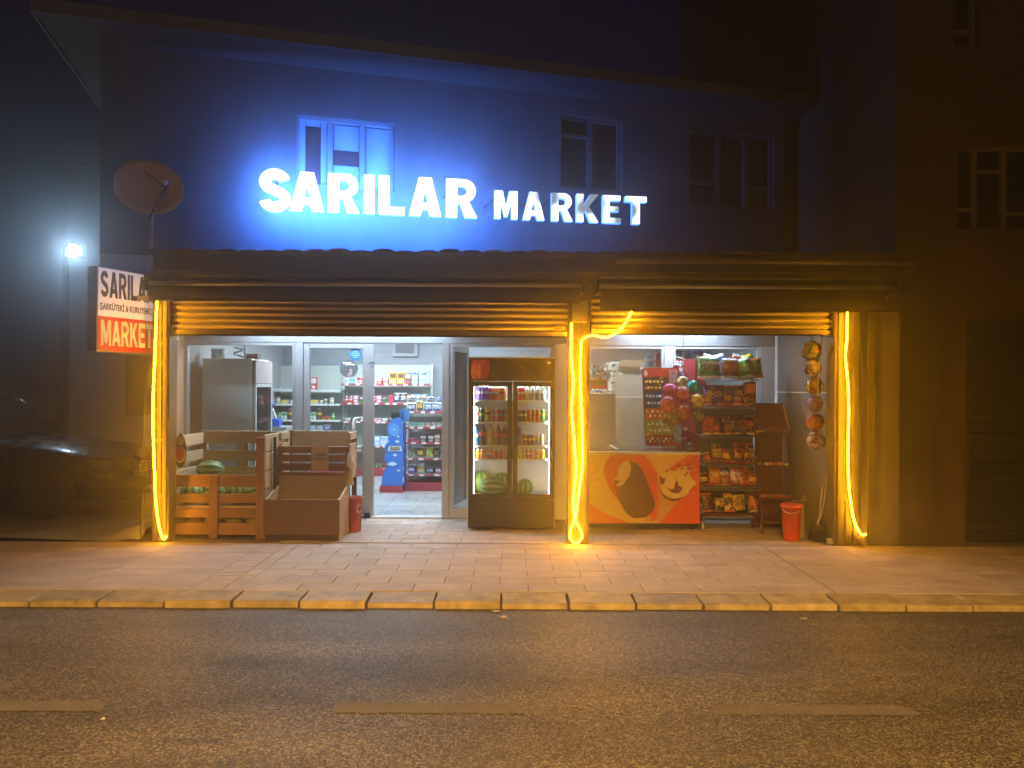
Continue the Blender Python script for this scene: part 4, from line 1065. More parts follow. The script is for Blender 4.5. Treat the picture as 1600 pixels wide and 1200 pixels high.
# ================================================================== PRODUCT MESHES
_pmesh = {}
METAL_TOP = mat('can_lid', (0.6,0.6,0.6), .3, .8)
def cmat(c, rough=.35): return mat('ink_%.2f_%.2f_%.2f_%.2f' % (*c, rough), c, rough, var=.08)
def can_mesh(c, c2=None, h=.115, r=.031):
    k = ('can', c, c2, h, r)
    if k not in _pmesh:
        c2_ = c2 or tuple(min(.8, v*1.6+.05) for v in c)
        _pmesh[k] = MB().lathe([(r*.8,0),(r,.008),(r,h*.45),(r,h*.62),(r,h-.014),(r*.84,h-.003),(r*.80,h)],(0,0,0),14,mis=[0,0,1,0,2,2]).mesh('can',[cmat(c),cmat(c2_),METAL_TOP])
    return _pmesh[k]
def bottle_mesh(c, lab, cap, h=.26, r=.04, clear=False):
    k = ('bottle', c, lab, cap, h, r)
    if k not in _pmesh:
        pr = [(r*.75,0),(r,.01),(r*.96,h*.22),(r*.86,h*.30),(r,h*.42),(r,h*.58),(r*.9,h*.66),(r*.4,h*.86),(r*.36,h*.93),(r*.40,h*.935),(r*.40,h)]
        _pmesh[k] = MB().lathe(pr,(0,0,0),14,mis=[0,0,0,0,1,0,0,0,2,2]).mesh('bottle',[cmat(c,.12),cmat(lab),cmat(cap)])
    return _pmesh[k]
def carton_mesh(w, d, h, c, c2, c3=None):
    k = ('carton', w, d, h, c, c2, c3)
    if k not in _pmesh:
        m = MB(); m.box(-w/2,w/2,-d/2,d/2,0,h,0)
        m.box(-w*.42,w*.42,-d/2-.0025,-d/2-.0005,h*.52,h*.90,1)
        m.box(-w*.30,w*.30,-d/2-.0025,-d/2-.0005,h*.12,h*.34,2)
        _pmesh[k] = m.mesh('carton',[cmat(c,.5),cmat(c2,.5),cmat(c3 or c2,.5)])
    return _pmesh[k]
def bag_mesh(w, h, t, c, c2, c3, seed=0):
    k = ('bag', w, h, t, c, c2, c3, seed)
    if k not in _pmesh:
        rb_ = random.Random(seed); NX, NY = 8, 10; m = MB(); F_, B_ = [], []
        for j in range(NY+1):
            for i in range(NX+1):
                u, v = i/NX*2-1, j/NY*2-1
                th = t/2*max(0,(1-abs(u)**3.0))**.7*max(0,(1-abs(v)**3.5))**.8
                wr = (1-abs(v)**6)*.008*math.sin(u*7+seed+v*3) + rb_.uniform(-.004,.004)
                xx = u*w/2*(1-.07*(1-abs(v)**2)*(abs(u)>.9)) + rb_.uniform(-.002,.002)
                zz = (v+1)/2*h + (.004*math.sin(i*2.2) if j in (0,NY) else 0)
                F_.append((xx,-th-(wr if 0<i<NX else 0)-.002,zz)); B_.append((xx,th+.002,zz))
        n1 = NX+1; off = len(F_)
        for j in range(NY):
            for i in range(NX):
                a = j*n1+i; mid = (1 if (3<=j<=6 and 1<=i<=6) else 0)
                m_ = 2 if j in (0,NY-1) else mid
                o0 = 0
                m.f.append([a,a+1,a+n1+1,a+n1]); m.mi.append(m_); m.smooth.append(True)
                m.f.append([off+a,off+a+n1,off+a+n1+1,off+a+1]); m.mi.append(0); m.smooth.append(True)
        for j in range(NY):
            for i in (0,NX):
                a = j*n1+i; m.f.append([a,a+n1,off+a+n1,off+a]); m.mi.append(0); m.smooth.append(True)
        m.v = [Vector(p) for p in F_+B_]
        pm1 = print_mat('foil_%s_%s' % (c,c2), c, tuple(v*.55 for v in c), c2, 30, .2)
        pm2 = print_mat('label_%s_%s' % (c2,c3), c2, c, c3, 52, .22)
        _pmesh[k] = m.mesh('bag',[pm1,pm2,cmat(c3,.3)])
    return _pmesh[k]
def item(name, me, loc, label, cat, group, rot=None, scale=None):
    return tag(place(name, me, loc, None, rot, scale), label, cat, group)

RD=(0.55,0.03,0.025); OR=(0.70,0.20,0.02); YE=(0.72,0.52,0.02); GN=(0.05,0.30,0.05); BL=(0.02,0.09,0.42); PU=(0.16,0.05,0.38); BK=(0.025,0.018,0.015)
WH=(0.7,0.72,0.74); PK=(0.55,0.08,0.22); LB=(0.22,0.45,0.72); BR=(0.17,0.07,0.03); TL=(0.02,0.35,0.36); SI=(0.45,0.45,0.45); LG=(0.35,0.5,0.1); CL=(0.40,0.43,0.42)
NAME = {RD:'red',OR:'orange',YE:'yellow',GN:'green',BL:'blue',PU:'purple',BK:'dark',WH:'white',PK:'pink',LB:'light blue',BR:'brown',TL:'teal',SI:'silver',LG:'lime green',CL:'clear'}

# ================================================================== DRINKS FRIDGE
fd = 8.28; fx0, fx1 = PX(732,fd), PX(867,fd); fz1 = PZ(560,fd); fz0 = G+.03; fb = fd+.62
BLK = mat('fridge_black',(0.010,0.009,0.009),.32,.1,var=.2,vscale=3,coat=.2)
fridge = thing('drinks_fridge', 'tall black two door drinks fridge with lit shelves beside the doorway', 'fridge', ((fx0+fx1)/2, fd+.3, G))
zd0, zd1 = PZ(776,fd), PZ(600,fd)
b = MB(); b.box(fx0,fx0+.03,fd+.05,fb,fz0,fz1); b.box(fx1-.03,fx1,fd+.05,fb,fz0,fz1); b.box(fx0+.03,fx1-.03,fb-.03,fb,fz0,fz1-.03); b.box(fx0+.03,fx1-.03,fd+.05,fb,fz1-.03,fz1); b.box(fx0+.03,fx1-.03,fd+.05,fb-.03,fz0,zd0-.03)
b.build('cabinet', BLK, fridge)
INF = mat('fridge_liner',(0.55,0.56,0.54),.5,var=.05)
b = MB(); b.box(fx0+.031,fx0+.04,fd+.06,fb-.031,zd0-.029,fz1-.031); b.box(fx1-.04,fx1-.031,fd+.06,fb-.031,zd0-.029,fz1-.031); b.box(fx0+.04,fx1-.04,fb-.04,fb-.031,zd0-.029,fz1-.031); b.box(fx0+.04,fx1-.04,fd+.06,fb-.04,zd0-.029,zd0-.02)
b.build('liner', INF, fridge)
hd = MB().box(fx0,fx1,fd,fd+.048,zd1+.03,fz1).build('header_panel', BLK, fridge, bevel=.004)
MB().box(fx0,fx1,fd+.004,fd+.048,fz0,zd0-.03).build('base_panel', BLK, fridge, bevel=.004)
MB().box(fx0-.006,fx1+.006,fd-.006,fb+.003,fz1+.001,fz1+.016).build('top_trim', ALUL, fridge, bevel=.003)
MB().box(fx0-.005,fx0-.001,fd-.004,fd+.05,fz0,fz1).build('edge_trim', ALUL, fridge)
MB().box(fx1+.001,fx1+.005,fd-.004,fd+.05,fz0,fz1).build('edge_trim', ALUL, fridge)
# print on the header: two orange fruit-like shapes on a red blotch, fine line strokes
pts=[P(x,y,fd) for x,y in ((737,563),(764,562),(766,575),(760,592),(738,593),(735,580))]
MB().prism([(p.x,fd-.0035,p.z) for p in pts],(0,.002,0)).build('header_print', mat('print_red',(0.33,0.03,0.05),.4,var=.35,vscale=9), hd)
for cx,ww in ((740.5,4.5),(748.5,3.5)):
    pts=[P(cx+ww*math.cos(2*math.pi*i/14), 580+12*math.sin(2*math.pi*i/14),fd) for i in range(14)]
    MB().prism([(p.x,fd-.0065,p.z) for p in pts],(0,.002,0)).build('header_print', mat('print_peach',(0.62,0.22,0.10),.4,var=.2,vscale=20), hd)
for (xa,ya,xb,yb) in ((806,565,838,592),(812,572,827,591),(846,581,846,592),(850,588,859,583)):
    MB().bar(P(xa,ya,fd-.003),P(xb,yb,fd-.003),.006,.003,up=(0,1,0)).build('header_line', mat('print_grey',(0.22,0.2,0.18),.4), hd)
MB().box(PX(855,fd),PX(860,fd),fd-.004,fd-.001,PZ(568,fd),PZ(565,fd)).build('badge', ALUL, hd)
xm = (PX(797,fd)+PX(805,fd))/2
for i,(a,c) in enumerate(((fx0+.004,xm-.004),(xm+.004,fx1-.004))):
    dr = MB().box(a+.045,c-.045,fd+.018,fd+.026,zd0+.03,zd1-.03).build('door', glass('fridge_glass',(0.95,0.97,0.96)), fridge)
    frame_rect('door_frame', dr, a, c, zd0-.026, zd1+.026, fd, fd+.045, .05, BLK)
    hx = c-.012 if i==0 else a+.012
    MB().box(hx-.008,hx+.008,fd-.014,fd-.001,zd0+.3,zd0+.75).build('handle', BLACKP, dr, bevel=.003)
STRIP = emit('fridge_led',(0.95,1.0,0.95),5.0)
for xs in (fx0+.058, fx1-.058):
    MB().box(xs-.006,xs+.006,fd+.052,fd+.062,zd0+.02,zd1-.03).build('light_strip', STRIP, fridge)
ld = bpy.data.lights.new('fridge_light','AREA'); ld.shape='RECTANGLE'; ld.size=fx1-fx0-.2; ld.size_y=.03; ld.energy=5.0; ld.color=(0.92,1,0.95)
lo = bpy.data.objects.new('fridge_light',ld); COL.objects.link(lo); lo.parent=fridge; lo.location=Vector(((fx0+fx1)/2,fd+.14,zd1+.01))-Vector(WL[fridge.name]); lo.rotation_euler=(R(20),0,0)
for s_ in (-1,1):
    ld = bpy.data.lights.new('fridge_light','AREA'); ld.shape='RECTANGLE'; ld.size=1.1; ld.size_y=.02; ld.energy=6.5; ld.color=(0.92,1,0.95)
    lo = bpy.data.objects.new('fridge_light',ld); COL.objects.link(lo); lo.parent=fridge
    lo.location=Vector((fx0+.07 if s_<0 else fx1-.07,fd+.075,(zd0+zd1)/2))-Vector(WL[fridge.name]); lo.rotation_euler=(R(90),R(90),R(35) if s_<0 else R(-35))
shelf_y = [626,660,697,718]; SHW = mat('fridge_shelf',(0.72,0.74,0.72),.4,var=.04)
shz = []
for yy in shelf_y:
    z = PZ(yy,fd+.1); shz.append(z+.006)
    MB().box(fx0+.045,fx1-.045,fd+.10,fb-.05,z-.012,z+.005).build('shelf', SHW, fridge)
for q in (.2,.8): MB().box(fx0+.05+q*.8-.04,fx0+.05+q*.8+.04,fd+.1,fd+.5,G,fz0-.001).build('foot', BLACKP, fridge)
pl_names = ['top shelf','second shelf','third shelf','fourth shelf']
def stock(row, side, xs, kind, c, c2=None, h=None, y=fd+.15, r=.031):
    for x in xs:
        X_ = PX(x,y); z = shz[row]
        g = 'drinks on the %s of the fridge' % pl_names[row]
        lab = '%s %s on the fridge %s behind the %s door' % (NAME[c], {'can':'drink can','bottle':'drink bottle','glass':'glass bottle'}[kind], pl_names[row], side)
        if kind=='can': me = can_mesh(c,c2,h or .125,r)
        else: me = bottle_mesh(c,c2 or WH,(RD if c!=BL else BL),h or .25,r if r>.031 else .036)
        item('drink_can' if kind=='can' else 'drink_bottle', me, (X_,y,z), lab, 'can' if kind=='can' else 'bottle', g)
stock(0,'left',(748,754.5,761),'can',PU,WH,.15,r=.024)
stock(0,'left',(766.5,771.5,776.5),'can',RD,LB,.14,r=.022); stock(0,'left',(782,787),'can',OR,RD,.14,r=.022)
stock(0,'right',(811,816.5),'can',RD,WH,.145,r=.022); stock(0,'right',(823.5,832,840.5,849),'glass',CL,WH,.175,r=.0315)
stock(1,'left',(744,),'can',WH,RD,.165,r=.031); stock(1,'left',(753,),'can',BK,LG,.15,r=.029); stock(1,'left',(761.5,),'can',YE,BK,.165,r=.028)
stock(1,'left',(769.5,777,784.5),'can',PK,SI,.14,r=.025); stock(1,'left',(792,),'can',LG,YE,.14,r=.025)
stock(1,'right',(813,820),'can',BR,WH,.14,r=.024); stock(1,'right',(827,834,841),'can',OR,RD,.14,r=.024); stock(1,'right',(848,),'can',GN,YE,.14,r=.024)
stock(2,'left',(743.5,),'bottle',BL,LB,.205); stock(2,'left',(754.5,),'bottle',BK,RD,.245,r=.042); stock(2,'left',(767,),'bottle',YE,OR,.225,r=.04); stock(2,'left',(778.5,788.5),'bottle',BR,RD,.225,r=.036)
stock(2,'right',(812,),'can',PU,BK,.21,r=.03); stock(2,'right',(820,826.5,833),'can',BR,YE,.125,r=.022); stock(2,'right',(840,847),'can',SI,YE,.125,r=.023)
stock(3,'left',(747,754),'can',OR,YE,.105,r=.024); stock(3,'left',(766,),'can',RD,WH,.105,r=.026); stock(3,'left',(774,781,788),'can',PK,RD,.105,r=.024)
stock(3,'right',(812,818.5),'can',LG,YE,.105,r=.023); stock(3,'right',(825,831.5),'can',PK,WH,.105,r=.023); stock(3,'right',(840,848),'can',YE,OR,.105,r=.025)

# watermelons
def melon_mat(name, c1, c2, axis):
    m = bpy.data.materials.new(name); m.use_nodes=True; nt=m.node_tree; N=nt.nodes; L=nt.links; b=N['Principled BSDF']; b.inputs['Roughness'].default_value=.38
    tc=N.new('ShaderNodeTexCoord'); sp=N.new('ShaderNodeSeparateXYZ'); L.new(tc.outputs['Object'],sp.inputs[0])
    at=N.new('ShaderNodeMath'); at.operation='ARCTAN2'
    o=('Y','Z') if axis=='X' else ('X','Y')
    L.new(sp.outputs[o[0]],at.inputs[0]); L.new(sp.outputs[o[1]],at.inputs[1])
    nz=N.new('ShaderNodeTexNoise'); nz.inputs['Scale'].default_value=22; nz.inputs['Detail'].default_value=4; L.new(tc.outputs['Object'],nz.inputs['Vector'])
    ma=N.new('ShaderNodeMath'); ma.operation='MULTIPLY'; ma.inputs[1].default_value=9; L.new(at.outputs[0],ma.inputs[0])
    ad=N.new('ShaderNodeMath'); ad.operation='MULTIPLY_ADD'; ad.inputs[1].default_value=4.5; L.new(nz.outputs['Fac'],ad.inputs[0]); L.new(ma.outputs[0],ad.inputs[2])
    si=N.new('ShaderNodeMath'); si.operation='SINE'; L.new(ad.outputs[0],si.inputs[0])
    cr=N.new('ShaderNodeValToRGB'); e=cr.color_ramp.elements; e[0].position=.35; e[0].color=(*c1,1); e[1].position=.62; e[1].color=(*c2,1)
    mr=N.new('ShaderNodeMapRange'); mr.inputs['From Min'].default_value=-1; L.new(si.outputs[0],mr.inputs['Value']); L.new(mr.outputs[0],cr.inputs[0]); L.new(cr.outputs[0],b.inputs['Base Color'])
    return m
MELX = melon_mat('melon_long',(0.03,0.10,0.025),(0.25,0.36,0.13),'X'); MELZ = melon_mat('melon_round',(0.05,0.16,0.02),(0.30,0.42,0.10),'Z')
def melon(rx, rz, axis):
    k=('melon',rx,rz,axis)
    if k not in _pmesh: _pmesh[k]=MB().ball((0,0,0),rx,rz if axis=='X' else rx,rz,22,14).mesh('watermelon', MELX if axis=='X' else MELZ)
    return _pmesh[k]
# move pole/texture centre to the middle of the fruit
for c_ in ():
    pass
wz = zd0-.019
item('watermelon', melon(.15,.105,'X'), (PX(770,fd+.2),fd+.20,wz), 'long striped watermelon at the front of the fridge floor, left door', 'watermelon', 'watermelons in the fridge')
item('watermelon', melon(.125,.125,'Z'), (PX(752,fd+.4),fd+.43,wz), 'round watermelon behind the long one, left end of the fridge floor', 'watermelon', 'watermelons in the fridge')
item('watermelon', melon(.115,.115,'Z'), (PX(784,fd+.42),fd+.45,wz), 'round watermelon behind the long one, near the fridge middle', 'watermelon', 'watermelons in the fridge')
item('watermelon', melon(.09,.095,'Z'), (PX(821,fd+.22),fd+.2,wz), 'single round watermelon on the fridge floor behind the right door', 'watermelon', 'watermelons in the fridge')

# ================================================================== WATERMELON CRATE (slatted, left)
cd = 7.75; cb_ = 8.58
cx0, cx1 = PX(266,cd), PX(413,cd); czt = PZ(742,cd,330)
crate = thing('watermelon_crate', 'tall slatted wooden pallet crate full of watermelons beside the left pillar', 'crate', ((cx0+cx1)/2,8.15,G))
def zz(y, d=cd, x=330): return PZ(y,d,x)
def post(xa,xb,ya,d0,d1,m=WOODZ,par=None,name='post',ybot=842):
    MB().box(PX(xa,cd),PX(xb,cd),d0,d1,G,zz(ya)).build(name,m,par or crate,bevel=.004)
post(266,273,684,cd,cd+.05); post(327,341,742,cd-.002,cd+.05); post(400,413,683,cd,cd+.05)
for (ya,yb) in ((742,761),(772,786),(795,809),(817,836)):
    for (xa,xb) in ((273.5,326.5),(341.5,399.5)):
        MB().box(PX(xa,cd),PX(xb,cd),cd+.008,cd+.03,zz(yb),zz(ya)).build('slat',WOODX,crate,bevel=.003)
# back boards and posts
bx0, bx1 = PX(304,cb_), PX(434,cb_)
bx0 = cx0; bx1 = cx1+.02
for xq in (bx0, (bx0+bx1)/2-.03, bx1-.06): MB().box(xq,xq+.06,cb_-.03,cb_+.0,G,PZ(672,cb_,380)).build('post',PINEZ,crate,bevel=.003)
for (ya,yb) in ((673,692),(703,719),(728,744),(752,768),(778,796)):
    MB().box(bx0,bx1,cb_-.055,cb_-.032,PZ(yb,cb_,380),PZ(ya,cb_,380)).build('slat',PINEX,crate,bevel=.003)
# pallet blocks seen between back boards
for (ya,yb) in ((692.5,702.5),(719.5,727.5)):
    MB().box(PX(369,cb_-.05),PX(381,cb_-.05),cb_-.05,cb_-.034,PZ(yb,cb_,380),PZ(ya,cb_,380)).build('block',PINEZ,crate)
# left side boards (front to back)
for (za,zb2) in ((.96,1.08),(.79,.90),(.60,.73),(.40,.52),(.14,.30)):
    MB().box(cx0+.005,cx0+.028,cd+.052,cb_-.06,za,zb2).build('side_slat',PINEY,crate,bevel=.003)
# right side boards, close set
for (za,zb2) in ((.93,1.10),(.74,.915),(.55,.725),(.35,.535),(.12,.335)):
    MB().box(cx1-.030,cx1-.006,cd+.052,cb_-.06,za,zb2).build('side_slat',PINEY,crate,bevel=.003)
MB().box(cx0+.03,cx1-.032,cd+.035,cb_-.06,.36,.385).build('floor_board',PINEX,crate)
# painted watermelon badge on the left side of the crate
bd = thing('watermelon_badge','oval painted watermelon slice board hung on the left side of the crate','sign',(cx0+.06,cd+.12,.8))
bc = P(282,705,cd+.05); bdx = bc.x
def bdisc(rx, rz, n0, cz, m, name, half=None):
    pts=[]
    for i in range(24):
        a=2*math.pi*i/24; zc=math.sin(a)
        if half and zc>half: zc=half
        pts.append((bdx+rx*math.cos(a), bc.y-n0, bc.z+cz+rz*zc))
    MB().prism(pts,(0,.004,0)).build(name,m,bd)
bdisc(.062,.17,.0,0,mat('badge_rind',(0.09,0.13,0.06),.5,var=.5,vscale=25),'board')
bdisc(.052,.092,.006,-.03,mat('badge_pale',(0.6,0.55,0.42),.5),'slice_rind',.75)
bdisc(.044,.08,.012,-.02,mat('badge_flesh',(0.62,0.07,0.02),.5,var=.15),'slice_flesh',.8)
bdisc(.035,.05,.006,.105,mat('badge_pink',(0.5,0.36,0.33),.5,var=.4,vscale=40),'top_ornament')
MB().ball((bdx,bc.y-.004,bc.z+.165),.018,.006,.018,10,6).build('bow',mat('badge_red',(0.4,0.03,0.02),.5),bd)
# watermelons in the crate
fz = .386
for i,(px,yy,rx,rz,ax,lab) in enumerate(((329,8.25,.15,.10,'X','large long watermelon on top of the pile behind the front slats'),)):
    item('watermelon',melon(rx,rz,ax),(PX(px,yy),yy,.60),lab,'watermelon','watermelons in the slatted crate')
rm_ = random.Random(4)
for i in range(4):
    for j in range(2):
        x = cx0+.15+i*.235; y = cd+.17+j*.32
        if x>cx1-.13: x = cx1-.14
        item('watermelon',melon(.115,.105,'X' if (i+j)%2 else 'Z'),(x,y,fz+.002),'striped watermelon in the %s row low inside the slatted crate' % ('front' if j==0 else 'back'),'watermelon','watermelons in the slatted crate',rot=(0,0,rm_.uniform(-.6,.6)))
for i in range(4):
    item('melon',_pmesh.setdefault('ymelon',MB().ball((0,0,.085),.105,.085,.085,16,10).mesh('melon',mat('yellow_melon',(0.5,0.36,0.05),.45,var=.2,vscale=14))),(cx0+.16+i*.21,cd+.2,G+.10 if i<3 else G+.1),'yellow melon low down behind the bottom slats of the crate','melon','yellow melons in the slatted crate')
MB().box(cx0+.03,cx1-.032,cd+.036,cb_-.06,G+.07,G+.095).build('floor_board',PINEX,crate)

# ================================================================== LOW WOODEN BIN and SLATTED STAND
bd0 = 7.70; ox0, ox1 = PX(413.5,bd0), PX(531,bd0); oz1 = PZ(781,bd0,470); ob = 8.16
binn = thing('wooden_bin','low solid dark wooden bin standing open and empty on the pavement','bin',((ox0+ox1)/2,7.95,G))
MB().box(ox0,ox1,bd0,bd0+.02,G+.05,oz1).build('front_board',mat('dark_ply',(0.13,0.066,0.033),.5,var=.25,vscale=3,stretch=(1.4,10,20),bump=.2,bscale=8),binn,bevel=.003)
MB().box(ox0+.01,ox1-.01,bd0+.002,bd0+.019,G,G+.048).build('plinth',mat('plinth_dark',(0.05,0.03,0.022),.6),binn)
for x in (ox0, ox1-.02): MB().prism([(x,bd0+.021,G),(x,ob,G),(x,ob,oz1+.10),(x,bd0+.021,oz1)],(.02,0,0)).build('side_board',PINEY,binn,bevel=.002)
for k in range(2): MB().box(ox0+.021,ox1-.021,ob-.02,ob,G+.001+k*.30,G+.299+k*.30).build('back_board',mat('tan_board',(0.33,0.22,0.11),.55,var=.25,vscale=3,stretch=(1.6,12,22)),binn,bevel=.002)
MB().box(ox0+.021,ox1-.021,bd0+.021,ob-.021,G+.1,G+.12).build('floor_board',PINEX,binn)
MB().box(ox0-.004,ox0+.018,bd0+.3,bd0+.34,G,PZ(683,8.0,420)).build('corner_post',DARKM,binn)
sd0 = 8.20; sb_ = 8.62; tx0, tx1 = PX(434,sd0), PX(546,sd0)
stand = thing('slatted_stand','tall dark slatted wooden stand with a paper notice behind the low bin','stand',((tx0+tx1)/2,8.4,G))
for (ya,yb) in ((697.5,708),(710.5,721.5),(724,735.5),(738,750.5)):
    MB().box(tx0,tx1,sd0,sd0+.02,PZ(yb,sd0,490),PZ(ya,sd0,490)).build('slat',WOODX,stand,bevel=.003)
for x in (tx0+.0,tx1-.05):
    MB().box(x,x+.05,sd0+.021,sd0+.06,G,PZ(698,sd0,490)).build('leg',WOODZ,stand,bevel=.003)
for x in (tx0+.0,tx1-.05):
    MB().box(x,x+.05,sb_-.04,sb_,G,PZ(672,sb_,500)).build('leg',WOODZ,stand,bevel=.003)
for (ya,yb) in ((673,699),):
    MB().box(tx0+.051,tx1-.051,sb_-.03,sb_-.005,PZ(yb,sb_,500),PZ(ya,sb_,500)).build('back_board',PINEX,stand,bevel=.003)
for x in (tx0,tx1-.022):
    for (ya,yb) in ((697.5,708),(712,721.5),(725,735.5),(739,750.5)):
        MB().box(x,x+.022,sd0+.061,sb_-.041,PZ(yb,sd0,490),PZ(ya,sd0,490)+.02).build('side_slat',PINEY,stand,bevel=.002)
    MB().box(x,x+.022,sd0+.061,sb_-.041,PZ(684,sb_,500),PZ(673,sb_,500)).build('side_rail',PINEY,stand,bevel=.002)
MB().box(tx0+.022,tx1-.022,sd0+.061,sb_-.041,PZ(750.5,sd0,490)+.001,PZ(749,sd0,490)+.012).build('tray',PINEX,stand)
pn = thing('paper_notice','brown paper notice pinned on the slatted stand','notice',(PX(501,sd0),sd0-.003,PZ(735,sd0,500)))
n_ = MB(); NXX,NZZ=6,8; vs=[];fs=[]
for j in range(NZZ+1):
    for i in range(NXX+1):
        u,v=i/NXX,j/NZZ; vs.append((PX(487,sd0)+(PX(514,sd0)-PX(487,sd0))*u, sd0-.004-.004*math.sin(u*5+v*4)**2, PZ(735,sd0,500)+(PZ(696.5,sd0,500)-PZ(735,sd0,500))*v))
for j in range(NZZ):
    for i in range(NXX): a=j*(NXX+1)+i; fs.append((a,a+1,a+NXX+2,a+NXX+1))
n_.add(vs,fs,0,True); so=n_.build('sheet',mat('kraft_paper',(0.56,0.42,0.30),.8,var=.12,vscale=8),pn)
rp=random.Random(6)
for yy,xs in ((710,(494,497,499.5,502.5,505,507.5,510)),(716.5,(494,496.5,500.5,503,505.5,509))):
    for x in xs:
        MB().box(PX(x-.9,sd0),PX(x+.7,sd0),sd0-.0135,sd0-.0105,PZ(yy+1.9,sd0,500),PZ(yy-1.9+rp.uniform(0,1),sd0,500)).build('worn_lettering',mat('faded_ink',(0.12,0.07,0.04),.8),pn)
# cloth tied to the stand
cl = thing('hanging_cloth','white cloth with a long beige tassel tied to the corner of the stand','cloth',tuple(P(548,758,8.15)))
k_ = P(547,708,8.13)
def cone_cloth(prof, m, name, seed):
    rb_=random.Random(seed); c=MB(); n=14; vs=[]; fs=[]
    for i,(y,w,dx) in enumerate(prof):
        q=P(547+dx,y,8.13)
        for j in range(n):
            a=2*math.pi*j/n; r=w*(1+.25*math.sin(j*3+i*.4))*8.13/F
            vs.append(q+Vector((r*math.cos(a),r*.7*math.sin(a),rb_.uniform(-.004,.004))))
    for i in range(len(prof)-1):
        for j in range(n): fs.append((i*n+j,i*n+(j+1)%n,(i+1)*n+(j+1)%n,(i+1)*n+j))
    c.add(vs,fs,0,True); return c.build(name,m,cl)
cone_cloth([(706,1,0),(712,2.5,0),(720,4.5,.5),(726,6,1),(731,4,2),(733,2,2)],mat('cloth_white',(0.68,0.68,0.68),.85,var=.08),'cloth',1)
cone_cloth([(728,1.5,1.5),(736,2.2,1.2),(744,3,.6),(752,4.4,-.2),(758,5.2,-.5)],mat('tassel_beige',(0.5,0.42,0.28),.9,var=.15,vscale=10,stretch=(20,20,2)),'tassel',2)
# pot
pd=8.35
def pot(cx,y0,y1,r0,r1,d,m,name):
    c=P(cx,y1,d); h=PZ(y0,d,cx)-PZ(y1,d,cx); c.z=G
    r0*=d/F; r1*=d/F
    return MB().lathe([(r0,0),(r0*1.02,.01),(r1,h*.9),(r1*1.08,h*.9),(r1*1.1,h),(r1*.98,h),(r1*.92,h*.88),(r0*.92,.03),(0,.03)],c,22).build(name,m)
po=tag(pot(555,772,826,8.8,11.2,8.22,mat('terracotta_plastic',(0.36,0.085,0.07),.5,var=.12),'plastic_pot'),'brownish red plastic pot with white print in front of the glass door','pot')
po2 = MB().tube([P(561+3.2*math.cos(R(a)),795+6*math.sin(R(a)),8.105) for a in range(40,320,30)],.004,6).build('print_mark',WHITE,po)
# litter bag lining
for o in list(COL.objects):
    if o.name.startswith('watermelon') and o.type=='MESH' and o.parent is None: o.location.z += -min(v.co.z for v in o.data.vertices)

# ================================================================== ICE CREAM FREEZER
zd = 8.35; zx0, zx1 = PX(905,zd), PX(1094,zd); zt = PZ(704,zd,1000); zb0 = PZ(818,zd,1000)
ICE = thing('ice_cream_freezer','orange and yellow printed chest freezer with ice cream pictures on its front','freezer',((zx0+zx1)/2,8.65,G))
CREAMP = mat('freezer_cream',(0.62,0.40,0.06),.4,var=.04); ORP = mat('freezer_red',(0.60,0.085,0.010),.4,var=.06)
fb2 = MB().box(zx0,zx1,zd,8.96,zb0,zt-.045).build('body', CREAMP, ICE, bevel=.008)
MB().box(zx0-.005,zx1+.005,zd-.008,8.965,zt-.044,zt-.012).build('rim', mat('freezer_rim',(0.62,0.60,0.56),.4,var=.05), ICE, bevel=.005)
MB().box(zx0+.02,zx1-.02,zd+.02,8.94,zt-.011,zt+.006).build('glass_lid', glass('lid_glass',(0.75,0.78,0.78)), ICE)
MB().box(zx0+.4,zx0+.43,zd+.02,8.94,zt+.007,zt+.016).build('lid_rail', ALUL, ICE)
MB().box(zx1-.16,zx1-.04,zd+.0,zd+.02,zt-.011,zt+.004).build('lid_handle', DARKM, ICE)
MB().box(zx0+.02,zx1-.02,zd+.03,8.94,zb0-.05,zb0-.001).build('base', DARKM, ICE)
for x in (zx0+.08,zx1-.08):
    for y in (zd+.08,8.88): MB().cyl((x-.012,y,G+.03),(x+.012,y,G+.03),.03,n=12).build('caster', BLACKP, ICE)
def fprint(pts, lay, m, name):
    q=[P(x,y,zd) for x,y in pts]; yy=zd-.003*lay
    return MB().prism([(p.x,yy,p.z) for p in q],(0,.0018,0)).build(name,m,fb2)
def smooth_px(pts,k=5):
    v=[Vector((x,y,0)) for x,y in pts]; v=v+[v[0],v[1],v[2]]; out=[]
    for i in range(1,len(v)-2):
        p0,p1,p2,p3=v[i-1],v[i],v[i+1],v[i+2]
        for j in range(k):
            t=j/k; c=.5*((2*p1)+(-p0+p2)*t+(2*p0-5*p1+4*p2-p3)*t*t+(-p0+3*p1-3*p2+p3)*t**3); out.append((c.x,c.y))
    return out
